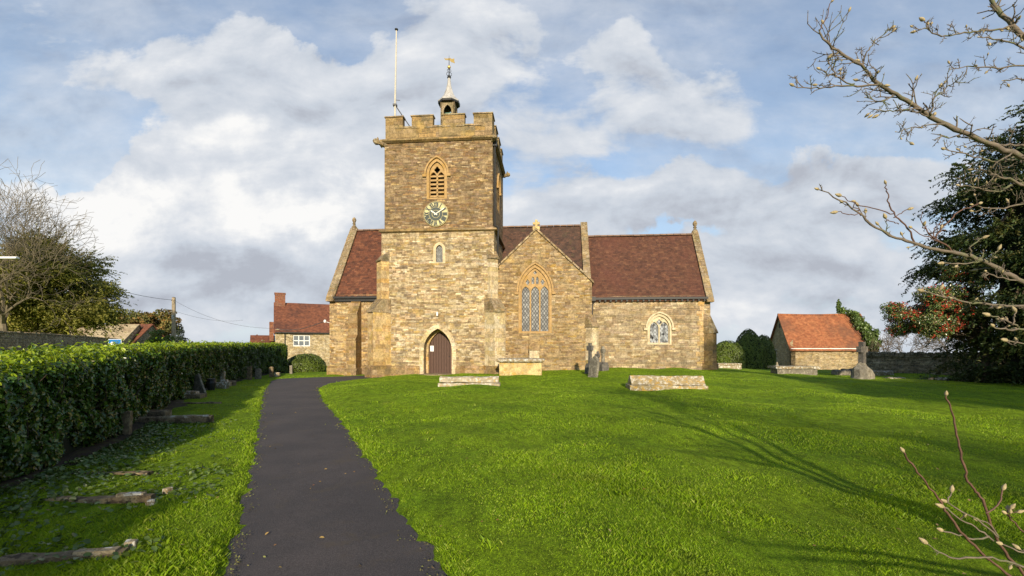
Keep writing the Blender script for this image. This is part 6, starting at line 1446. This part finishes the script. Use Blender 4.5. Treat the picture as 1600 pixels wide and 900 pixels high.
# slab tombs by the yew domes and the shed
p = at(1134, 31.0); single(grid_bar(1.75, [(-.4, -.4), (-.4, .28), (-.46, .3), (-.46, .4), (.46, .4), (.46, .3), (.4, .28), (.4, -.4)], 10, .015, 3), 'slab_tomb', 'kerbtop', (p.x, p.y, p.z-.05), 'low pale slab tomb just right of the chancel buttress', 'tomb', R(-4), jit=0)
p = at(1240, 25.0); z = p.z; root = thing('table_tomb', 'grey weathered table tomb in front of the shed', 'tomb', (p.x, p.y, z), R(-3))
m = grid_bar(2.1, [(-.36, -.3), (-.36, .30), (.36, .30), (.36, -.3)], 10, .015, 5); m.build('chest', M['grave'], root); m = grid_bar(2.35, [(-.46, .30), (-.46, .42), (.46, .42), (.46, .30)], 12, .02, 6); m.build('lid', M['kerbtop'], root)
p = at(1214, 26.5); single(MB().lathe([(.09, -.3), (.09, .45), (.05, .5), (.06, .62), (.02, .66)], seg=8), 'small_marker', 'kerbtop', tuple(p), 'small white upright marker at the left end of the table tomb', 'grave marker')
# big stone cross on a stepped rocky base
def cross(name, label, p, h, w, t, base, mat, rz=0, lean=0, wheel=False, basemat=None, armz=.74, group=None):
    root = thing(name, label, 'gravestone', tuple(p), rz, group); m = MB(); b = base[1]
    hw = w*.17
    m.slab([(-hw*1.25, b), (hw*1.25, b), (hw, h*(armz-.09)), (w/2, h*(armz-.09)), (w/2, h*(armz+.07)), (hw, h*(armz+.07)), (hw*.95, h), (-hw*.95, h), (-hw, h*(armz+.07)), (-w/2, h*(armz+.07)), (-w/2, h*(armz-.09)), (-hw, h*(armz-.09))], [], t, Matrix.Translation((0, -t/2, 0)) @ Matrix.Rotation(lean, 4, 'Y'))
    if wheel:
        n = 20; c = h*(armz-.01); o_ = [(w*.42*math.cos(2*math.pi*i/n), c+w*.42*math.sin(2*math.pi*i/n)) for i in range(n)]; i_ = [(w*.29*math.cos(2*math.pi*i/n), c+w*.29*math.sin(2*math.pi*i/n)) for i in range(n)]
        m.slab(o_, [i_], t*.6, Matrix.Translation((0, -t*.3, 0)) @ Matrix.Rotation(lean, 4, 'Y'))
    m.jitter(.015, 5, p[0]); m.build('cross', M[mat], root, bevel=.015)
    m = MB(); bw, bh = base[0], base[1]
    if len(base) > 2: m.lathe([(bw*.62, -.25), (bw*.56, .15), (bw*.42, bh*.6), (bw*.24, bh*.9), (bw*.2, bh+.04)], seg=9); m.jitter(.14, 2.4, p[0])
    else: m.prism([(-.24, -.3), (-.2, bh*.7), (-.12, bh+.01), (.12, bh+.01), (.2, bh*.7), (.24, -.3)], bw); m.jitter(.02, 4)
    m.build('base', M[basemat or mat], root, bevel=.02)
    return root
p = at(1347, 22.4); h_ = (590-533)/F*22.4
cross('stone_cross', 'large stone cross on a rough sloping rock base in front of the shed', tuple(p), h_, .56, .24, (.86, .74, 1), 'grave_d', R(24), basemat='grave', armz=.80)
for (px, d, w_, h2, lab, mt) in ((1314, 26, .8, .32, 'low grey rounded boulder left of the large stone cross', 'grave'), (1328, 27, .9, .36, 'flat dark kerb stone touching the left of the large cross base', 'grave_d'), (1375, 25.6, 1.25, .26, 'pale flat slab right of the large cross base', 'kerbtop'), (1398, 23.6, .9, .06, 'flush pale stone set in the sunlit grass right of the cross', 'kerbtop')):
    p = at(px, d); m = grid_bar(w_, [(-.25, -.2), (-.22, h2*.7), (-.1, h2), (.12, h2*.95), (.24, h2*.6), (.25, -.2)], 7, .05, px); single(m, 'grave_kerb', mt, tuple(p), lab, 'kerb stone', jit=.02)
# leaning headstone, crosses by the transept corner
p = at(926, 20.6); hs = MB(); H = 1.0; hs.slab([(-.33, -.3), (.33, -.3), (.33, H*.62), (.30, H*.74), (.2, H*.82), (.14, H*.93), (0, H), (-.14, H*.93), (-.2, H*.82), (-.30, H*.74), (-.33, H*.62)], [], .11, Matrix.Translation((0, -.055, 0)) @ Matrix.Rotation(R(0), 4, 'Y') @ Matrix.Rotation(R(-9), 4, 'X'))
single(hs, 'headstone', 'grave', tuple(p), 'leaning shaped headstone seen edge on before the transept corner', 'gravestone', R(-66), jit=.01)
p = at(922, 22.6); cross('cross_headstone', 'dark wheel cross just behind the leaning headstone', tuple(p), 1.52, .40, .12, (.34, .5), 'grave_d', R(-62), wheel=True, armz=.84)
p = at(934, 25.2, z=.2); cross('cross_headstone', 'thin dark cross between the leaning headstone and the pale shafted cross', tuple(p), 1.1, .3, .12, (.3, .3), 'grave_d', R(-60), armz=.80)
p = at(942, 25.0); cross('cross_headstone', 'pale shafted cross on a dark stepped base beside the chancel wall', tuple(p), 1.33, .32, .15, (.55, .44), 'grave', R(-68), basemat='grave_d', armz=.82)

# stones under the hedge: px, d, width, height, thickness, lean, label, material, shape
def slabstone(px, d, w_, h2, t, lean, rz, label, mt, name='headstone', cat='gravestone', round_=False, group=None):
    p = at(px, d); m = MB(); top = [(w_/2, h2*.86), (w_*.3, h2*.97), (0, h2), (-w_*.3, h2*.97), (-w_/2, h2*.86)] if round_ else [(w_/2, h2), (-w_/2, h2*.97)]
    m.slab([(-w_/2, -.2), (w_/2, -.2)]+top, [], t, Matrix.Rotation(lean, 4, 'Y') @ Matrix.Translation((0, -t/2, 0))); return single(m, name, mt, tuple(p), label, cat, rz, group, jit=.012)
slabstone(197, 7.8, .13, .42, .11, R(2), R(20), 'short square brown stone post nearest us at the hedge foot', 'kerb', 'stone_post', 'stone post')
slabstone(314, 15.0, .42, .68, .07, R(-24), R(-15), 'tall thin slab leaning back against the hedge', 'grave', round_=False)
slabstone(348, 21.0, .18, .66, .14, 0, R(10), 'narrow pale stone post standing behind the small rubble pile', 'kerbtop', 'stone_post', 'stone post')
slabstone(390, 25.9, .24, .78, .14, 0, R(-10), 'brown narrow headstone by the far hedge, left of the grey one', 'kerb')
slabstone(403, 26.6, .40, .62, .10, R(3), R(-10), 'grey broad headstone between two narrow brown ones by the far hedge', 'grave', round_=True)
slabstone(424, 28.8, .26, .66, .12, 0, R(-10), 'brown narrow headstone by the far hedge, right of the grey one', 'kerb', round_=True)
slabstone(433, 29.2, .34, .28, .16, 0, R(0), 'tiny white stone near the far end of the hedge', 'kerbtop', 'small_marker', 'grave marker')
slabstone(455, 32.2, .2, .62, .12, 0, R(0), 'thin grey headstone at the very end of the hedge', 'grave')
p = at(349, 17.9); m = MB(); rr_ = random.Random(3)
for i in range(7): x, y, z = rr_.uniform(-.2, .2), rr_.uniform(-.12, .12), .07+.1*(i//3); m.box(x-.13, x+.13, y-.1, y+.1, z-.1, z+.07, Matrix.Rotation(rr_.uniform(-.4, .4), 4, 'Z'))
single(m, 'rubble_pile', 'kerbtop', tuple(p), 'little pile of rubble stones at the hedge foot', 'stones', jit=.05, js=7.)
p = at(359, 20.5); single(grid_bar(.5, [(-.1, -.1), (-.08, .2), (.08, .26), (.1, -.1)], 5, .05, 9), 'broken_stone', 'kerb', tuple(p), 'tilted broken stone just beyond the rubble pile', 'stone', R(30))
p = at(330, 16.8); m = MB(); m.lathe([(.1, -.02), (.13, .1), (.16, .26), (.12, .36), (.15, .40), (.11, .42)], seg=10); single(m, 'flower_vase', 'black', tuple(p), 'black grave vase under the hedge by the leaning slab', 'vase', jit=.01)
p = at(296, 13.2); root = thing('low_grave', 'low dark kerbed grave under the hedge with pale top edge', 'grave', tuple(p), R(8)); m = grid_bar(.75, [(-.2, -.1), (-.18, .12), (.2, .12), (.22, -.1)], 8, .02, 4); m.build('kerb', M['kerb'], root); m = grid_bar(.42, [(-.12, .12), (-.12, .20), (.12, .20), (.12, .12)], 5, .015, 8); m.build('tablet', M['kerbtop'], root)
p = at(248, 9.9); single(grid_bar(.42, [(-.14, -.1), (-.13, .14), (.1, .16), (.14, -.1)], 5, .02, 2), 'small_tablet', 'kerb', tuple(p), 'small brown tablet just behind the long white edged kerb', 'tablet', R(8))
def kerb_run(px0, d0_, px1, d1_, w_, h2, label, mt='kerb', top='kerbtop', topf=.55, name='grave_kerb', seed=1):
    a, b = at(px0, d0_), at(px1, d1_); L = (b-a).length; c = (a+b)/2; rz = math.atan2(b.y-a.y, b.x-a.x); root = thing(name, label, 'grave kerb', tuple(c), rz)
    m = grid_bar(L, [(-w_/2, -.12), (-w_/2, h2*.85), (-w_*.3, h2), (w_*.3, h2), (w_/2, h2*.8), (w_/2, -.12)], 16, .022, seed, 5); m.build('kerb', M[mt], root)
    if topf: m = grid_bar(L*topf, [(-w_*.4, h2-.03), (-w_*.38, h2+.012), (w_*.3, h2+.012), (w_*.4, h2-.03)], 10, .012, seed+3, 5); m.v = [(x+L*(1-topf)*.42, y, z) for x, y, z in m.v]; m.build('lichened_top', M[top], root)
    return root
kerb_run(200, 8.9, 332, 9.15, .14, .13, 'long grave kerb with white top edge reaching from the hedge to the sunlit grass', seed=2)
kerb_run(20, 4.35, 240, 4.55, .08, .03, 'sunken mossy grave kerb in the shade, behind the nearest one', seed=4, topf=.2)
kerb_run(0, 3.2, 196, 3.32, .09, .045, 'nearest broken grave kerb at the bottom left corner', seed=6, topf=.35)
kerb_run(250, 11.9, 345, 12.2, .1, .03, 'thin sunken kerb line crossing the grass beyond the low grave', seed=8, topf=0)
kerb_run(110, 5.3, 235, 5.35, .1, .025, 'nearly buried kerb line under weeds in the shade', seed=11, topf=0)
for px, d, s_, lab in ((262, 4.78, .062, 'square sandstone corner block behind the flatter one in the shaded grass'), (235, 4.42, .058, 'flat topped sandstone block at the end of the sunken kerb'), (205, 3.42, .062, 'lichened sandstone block at the end of the nearest kerb')):
    p = at(px, d); m = MB(); m.box(-s_*.6, s_*.6, -s_*.5, s_*.5, -.1, s_*1.0); single(m, 'kerb_block', 'kerbtop', tuple(p), lab, 'stone block', R(px), sub=2, bevel=.01, jit=.014, js=9)
# bed of stones and plants under the yew
p = at(1508, 22.5); m = MB(); rr_ = random.Random(9)
for i in range(9):
    x = -1.7+i*.42+rr_.uniform(-.1, .1); o = at(1508+x*31, 22.3)
    k = MB(); s_ = rr_.uniform(.10, .19); k.lathe([(s_*.7, -.08), (s_, .02), (s_*.8, s_*.7), (s_*.3, s_*.95)], seg=7); k.jitter(.06, 6, i)
    tag(k.build('edging_stone', M['kerbtop'], None, loc=(o.x, o.y, o.z)), 'rough pale stone edging the flower bed beneath the yew', 'stone', 'stones edging the bed below the yew')
n = 1500; P = np.stack([p.x+rng.uniform(-1.8, 1.9, n), p.y+.35+rng.uniform(-.2, .5, n), p.z+rng.exponential(.10, n)], 1)
o = leaf_cloud('bed_plants', P, np.tile([0, -.5, 1.], (n, 1)), .1, M['ivy'], .4, .8, loc=tuple(p)); tag(o, 'low ragged plants in the stone edged bed beneath the yew', 'plants', kind='stuff')

# ------------------------------------------------------------------ litter: fallen leaves, weeds along the hedge foot and path edge
n = 420; d = 3*np.exp(rng.uniform(0, 1.6, n)); x = d*rng.uniform(-1.1, 1.1, n); z = lawn_h(x, d)
pd_ = path_dist(x, d); z = np.where(pd_ > 0, z+.03, base_h(x, d)+.022)
M['fallen'] = leaf_mat('fallen_leaf', [(.30, .10, .03), (.20, .12, .04), (.38, .26, .08), (.14, .07, .03), (.42, .33, .14)], .6, 0)
keep = (pd_ <= 0) & (rng.uniform(0, 1, n) < .5) | (pd_ > 0) & (rng.uniform(0, 1, n) < .22)
P = np.stack([x, d, z], 1)[keep]; o = leaf_cloud('fallen_leaves', P, np.tile([0, 0, 1.], (len(P), 1)), .035, M['fallen'], .55, .25); tag(o, 'scattered brown and orange fallen leaves on grass and path', 'leaves', kind='stuff')
# leaves and grit collected along both edges of the path
n = 1500; y = 2.8*np.exp(rng.uniform(0, 1.9, n)); side = rng.integers(0, 2, n); off = rng.exponential(.045, n)
x = np.where(side == 0, np.interp(y, *XL)+edge_wob(y)+off, np.interp(y, *XR)+edge_wob(y+3)-off)
M['weed'] = leaf_mat('path_edge_weed', [(.08, .10, .02), (.14, .12, .04), (.07, .045, .025), (.20, .20, .05), (.05, .08, .015)], .7, 0)
P = np.stack([x, y, base_h(x, y)+.016+rng.uniform(0, .012, n)], 1); clump_ = (np.sin(y*4.3+side)+np.sin(y*9.1)+rng.uniform(-1, 1.2, n)) > .1
o = leaf_cloud('path_edge_weeds', P[clump_], np.tile([0, 0, 1.], (clump_.sum(), 1)), .019*np.maximum(1, y[clump_]/5)**.5, M['weed'], .5, .5); tag(o, 'small weeds and leaf litter along both edges of the path', 'weeds', kind='stuff')
# ivy and broad weeds over the old graves by the hedge
n = 5200; y = rng.uniform(2.9, 9.5, n); hx = np.interp(y, [p_[1] for p_ in HP], [p_[0] for p_ in HP]); x = hx+.15+rng.exponential(.35, n)
row = np.exp(-((y-4.75)/.22)**2)+np.exp(-((y-5.5)/.2)**2)+np.exp(-((y-3.35)/.18)**2); far_ = row > rng.uniform(0, 1, n); x = np.where(far_, hx+rng.uniform(.1, 2.3, n), x)
P = np.stack([x, y, lawn_h(x, y)+rng.uniform(0, .05, n)], 1); kk = path_dist(x, y) > .25
o = leaf_cloud('ground_weeds', P[kk], np.tile([0, 0, 1.], (kk.sum(), 1)), .05, M['ivy'], .7, .5); tag(o, 'dark ivy and broad leaved weeds creeping from the hedge foot over old graves', 'weeds', kind='stuff')
# longer tufts of grass in the lawn
n = 1500; ctr = 70; cx = rng.uniform(-1.1, 1.15, ctr); cd = 3*np.exp(rng.uniform(0, 1.5, ctr)); i = rng.integers(0, ctr, n)
x = cx[i]*cd[i]+rng.normal(0, .05, n)*(1+cd[i]*.05); y = cd[i]+rng.normal(0, .05, n); kk = (path_dist(x, y) > .03) & (x > np.interp(y, [p_[1] for p_ in HP], [p_[0] for p_ in HP])+.3); x, y = x[kk], y[kk]; n = len(x)
h = rng.uniform(.035, .06, n); w_ = .003*np.maximum(1, y/3.5)**.8; a = rng.uniform(0, 6.28, n); b_ = rng.uniform(0, 6.28, n); z = lawn_h(x, y)
V = np.stack([np.stack([x-np.cos(a)*w_, y-np.sin(a)*w_, z], 1), np.stack([x+np.cos(a)*w_, y+np.sin(a)*w_, z], 1), np.stack([x+np.cos(b_)*h*.2+np.cos(a)*w_*.6, y+np.sin(b_)*h*.2+np.sin(a)*w_*.6, z+h*.65], 1), np.stack([x+np.cos(b_)*h*.7, y+np.sin(b_)*h*.7, z+h], 1)], 1).reshape(-1, 3)
o = numpy_mesh('grass_tufts', V, (np.arange(n)*4)[:, None]+np.array([[0, 1, 2, 3]]), M['blade']); tag(o, 'longer tufts of grass standing out of the lawn', 'grass', kind='stuff')

for o_ in scene.objects:
    if o_.parent is None and o_.get('label') and not o_.get('kind'): o_['kind'] = 'thing'
